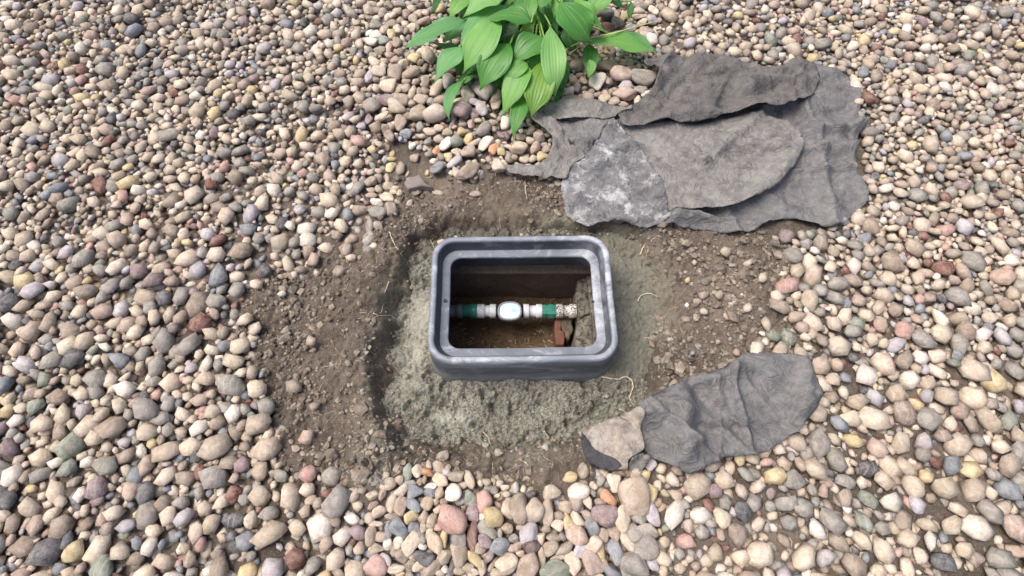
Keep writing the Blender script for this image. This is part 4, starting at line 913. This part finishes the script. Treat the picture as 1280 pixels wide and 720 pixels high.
def leaf(base, mid, tip, wpx, col_, zs, roll=0., stalk=True, bend=0., wmax=.42, fold=.16):
    """blade through three photographed points at their heights; wpx = widest, in pixels of the photograph"""
    global LC; LC += 1; rr = random.Random(LC*13)
    b, m_, t_ = (un(*q, z) for q, z in zip((base, mid, tip), zs))
    ctrl = 2*m_-.5*b-.5*t_; NU, NV = 14, 30
    W = wpx*scale_at(m_)/2*1.14
    vs = []; uvs = []; side0 = None; ph = rr.uniform(0, 6)
    for j in range(NV+1):
        s = j/NV; p = b*(1-s)**2+ctrl*2*s*(1-s)+t_*s*s; tg = ((ctrl-b)*(1-s)+(t_-ctrl)*s).normalized()
        sd_ = tg.cross(Vector((0, 0, 1))).normalized(); sd_ = (sd_*math.cos(R(roll*(.4+.6*s)))+tg.cross(sd_)*-1*math.sin(R(roll*(.4+.6*s)))).normalized()
        nr = sd_.cross(tg).normalized()
        if nr.z < 0: nr = -nr
        # ovate outline with a pointed, drawn-out tip
        wf = (min(s/wmax, 1)**.62*1.0 if s < wmax else 1.0) if s < wmax else (1-((s-wmax)/(1-wmax))**1.9)
        if s < wmax: k = s/wmax; wf = math.sin(k*math.pi/2)**.92
        if s > .70: wf = wf*(1-.55*((s-.70)/.30)) if s < 1 else 0
        wf = max(wf, .035 if s < 1 else .004)
        for i in range(NU+1):
            c = (i/NU)*2-1
            x = c*W*wf
            zz = abs(c)**1.4*W*wf*fold - .06*W*(c*c)                     # shallow V
            zz += .045*W*wf*math.cos(c*math.pi*4.5)*.35                     # ribs between the veins
            zz += .17*W*abs(c)**2*math.sin(s*9+ph+(2 if c > 0 else 0))*wf # wavy margin
            vs.append(p+sd_*x+nr*zz); uvs.append((i/NU, s))
    fs = [(j*(NU+1)+i, j*(NU+1)+i+1, (j+1)*(NU+1)+i+1, (j+1)*(NU+1)+i) for j in range(NV) for i in range(NU)]
    me = mesh_from("leaf", [v-HC for v in vs], fs)
    ul = me.uv_layers.new(name="UVMap"); li = np.empty(len(me.loops), np.int32); me.loops.foreach_get("vertex_index", li)
    ul.data.foreach_set("uv", np.array(uvs, np.float32)[li].ravel())
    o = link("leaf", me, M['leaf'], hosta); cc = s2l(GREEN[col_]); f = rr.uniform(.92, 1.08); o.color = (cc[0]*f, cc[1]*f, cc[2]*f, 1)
    if stalk:
        root_ = HC+Vector((rr.uniform(-.03, .03), rr.uniform(-.03, .03), 0)); mid_ = (root_+b)*.5+Vector((0, 0, b.z*.35))
        P = [(root_*(1-s)**2+mid_*2*s*(1-s)+b*s*s)-HC for s in [k/8 for k in range(9)]]
        bm = bmesh.new(); tube(bm, P, [.0042-.0018*k/8 for k in range(9)], 8); so = bm_obj("leaf_stalk", bm, M['stalk'], hosta)
    return o
L = leaf
# lower, darker leaves first, upper ones last
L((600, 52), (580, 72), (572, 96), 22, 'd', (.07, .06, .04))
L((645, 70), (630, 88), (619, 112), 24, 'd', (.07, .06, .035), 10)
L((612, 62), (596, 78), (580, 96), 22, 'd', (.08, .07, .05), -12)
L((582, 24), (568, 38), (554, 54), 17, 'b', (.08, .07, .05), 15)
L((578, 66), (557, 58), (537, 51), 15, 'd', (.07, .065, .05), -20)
L((650, 40), (633, 43), (612, 58), 20, 'k', (.09, .085, .07), 12)
L((700, 100), (698, 114), (694, 130), 12, 'd', (.05, .045, .03))
L((706, 74), (702, 94), (703, 115), 17, 'd', (.08, .07, .045), 10)
L((762, 42), (792, 47), (821, 64), 18, 'b', (.06, .055, .045), 8)
L((736, 54), (738, 72), (734, 97), 19, 'm', (.065, .055, .040), 18)
L((598, 90), (584, 96), (568, 110), 13, 'm', (.05, .05, .03))
L((580, 100), (562, 122), (562, 151), 13, 'b', (.05, .05, .028), 0, True)
L((656, 122), (648, 142), (641, 174), 19, 'm', (.06, .055, .03), -10)
L((668, -8), (663, 10), (661, 32), 15, 'l', (.16, .16, .13), 8)
L((664, 24), (659, 38), (654, 51), 14, 'y', (.13, .12, .10))
L((700, -14), (696, 4), (692, 24), 12, 'l', (.15, .15, .12))
L((742, -14), (764, -2), (783, 10), 24, 'd', (.10, .10, .07), 8)
L((789, 2), (788, 12), (786, 26), 8, 'd', (.06, .05, .04))
L((552, -10), (546, 2), (543, 17), 9, 'd', (.05, .05, .04)); L((574, -12), (566, -6), (556, 2), 14, 'm', (.06, .06, .05))
for q in (((640, 20), (622, 40), (606, 70), 26, 'd', (.09, .08, .06)), ((655, 40), (640, 62), (628, 90), 26, 'd', (.09, .08, .05)), ((690, 40), (684, 66), (682, 100), 22, 'd', (.09, .08, .05)),
          ((600, -8), (590, 14), (584, 44), 30, 'd', (.09, .085, .06)), ((645, -16), (640, 2), (628, 22), 30, 'd', (.11, .11, .09)), ((710, 30), (712, 50), (722, 66), 18, 'd', (.08, .07, .05)),
          ((720, -20), (716, -4), (704, 16), 28, 'd', (.11, .11, .09)), ((668, 58), (660, 84), (652, 118), 24, 'd', (.08, .07, .04)), ((606, 40), (592, 56), (584, 76), 20, 'd', (.08, .07, .05))): L(*q)
rq = random.Random(4)
for k in range(40):                                                 # narrow leaves filling the clump
    a = R(rq.uniform(185, 355)); dv = Vector((math.cos(a), math.sin(a), 0)); ln = rq.uniform(.12, .29)*(1-.25*abs(math.cos(a))**3)
    o_ = HC+Vector((rq.uniform(-.10, .05), rq.uniform(-.02, .03), 0)); pts = []; zs = []
    for f_, z_ in ((.25, .10), (.65, rq.uniform(.10, .12)), (1.0, rq.uniform(.045, .075))):
        q = o_+dv*ln*f_; pts.append(to_px(q.x, q.y, z_)); zs.append(z_)
    L(pts[0], pts[1], pts[2], rq.uniform(15, 24), rq.choice('mmdbld'), zs, rq.uniform(-18, 18), wmax=rq.uniform(.38, .5))
# middle tier
L((655, 76), (645, 102), (627, 146), 31, 'l', (.10, .10, .045), -8, wmax=.45)
L((684, 74), (674, 108), (664, 147), 33, 'y', (.10, .10, .05), 4, wmax=.5)
L((580, 60), (562, 74), (541, 106), 28, 'b', (.10, .09, .05), -14)
L((632, -12), (606, -2), (578, 22), 34, 'p', (.16, .155, .12), 0)
L((592, -16), (574, 4), (561, 24), 19, 'l', (.12, .115, .09), 6)
L((634, 6), (600, 26), (574, 60), 34, 'b', (.13, .125, .09), -10)
L((676, 50), (672, 72), (669, 97), 23, 'm', (.12, .11, .07), 10)
L((766, -16), (750, 0), (741, 18), 26, 'l', (.14, .13, .10), 0)
L((692, -12), (678, 0), (667, 14), 20, 'm', (.16, .16, .14))
# top tier
L((638, 54), (616, 80), (599, 114), 36, 'm', (.13, .12, .06), 6, wmax=.4)
L((680, 46), (660, 58), (638, 82), 32, 'm', (.14, .135, .10), 8, wmax=.4)
L((660, 78), (647, 86), (633, 103), 19, 'l', (.11, .115, .09), 10)
L((622, 22), (602, 50), (578, 92), 42, 'l', (.155, .145, .08), -6, wmax=.48)
L((664, 28), (637, 19), (604, 25), 32, 'm', (.17, .175, .15), -8, wmax=.45)
L((688, 32), (692, 78), (694, 123), 28, 'p', (.15, .14, .07), 0, wmax=.42)
L((582, 24), (540, 40), (503, 62), 29, 'b', (.11, .105, .06), -6, wmax=.4)
L((700, 2), (722, 28), (739, 54), 46, 'm', (.17, .16, .11), -4, wmax=.45)
L((718, -4), (738, 20), (759, 42), 24, 'l', (.155, .15, .10), 14)
L((728, 52), (776, 53), (822, 66), 29, 'l', (.085, .075, .050), 10, wmax=.5)
L((736, 74), (739, 84), (735, 98), 11, 'l', (.070, .062, .046), -10, False)
# the far half of the clump, mostly above the frame
for (a, ln, wp, cc) in ((20, .25, 40, 'm'), (48, .3, 44, 'l'), (78, .28, 42, 'm'), (105, .3, 46, 'p'), (132, .28, 40, 'm'), (160, .27, 40, 'b'), (60, .18, 34, 'd'), (120, .18, 34, 'd')):
    A = R(a); dv = Vector((math.cos(A), math.sin(A), 0))
    pts = []; zs = []
    for f_, z_ in ((.28, .10), (.65, .11), (1.0, .05)):
        q = HC+dv*ln*f_+Vector((0, .03, 0)); pts.append(to_px(q.x, q.y, z_)); zs.append(z_)
    L(pts[0], pts[1], pts[2], wp*.8, cc, zs, 0, wmax=.4)
# brown blemish on the big bright leaf
# dry stalk lying across the plant's right side
P = [un(704, 64, .05), un(733, 49, .08), un(765, 42, .088), un(800, 32, .07), un(824, 26, .05)]
bm = bmesh.new(); PP = smooth_path(P, 6); tube(bm, PP, [.0024-.0008*i/len(PP) for i in range(len(PP))], 7)
tag(bm_obj("dry_stalk", bm, M['straw']), "thin pale dry flower stalk lying over the right hosta leaves", "stalk")
P = [un(711, 68, .05), un(725, 58, .07), un(740, 50, .09)]
bm = bmesh.new(); PP = smooth_path(P, 6); tube(bm, PP, [.0016]*len(PP), 6)
tag(bm_obj("dry_stalk", bm, M['straw']), "shorter brownish stalk just below the long dry stalk", "stalk")

print("TRIS", sum(len(o.data.polygons)*(1 if o.data.name.startswith(("gravel","soil_cr","pebble")) else 2) for o in sc.objects if o.type=="MESH"))
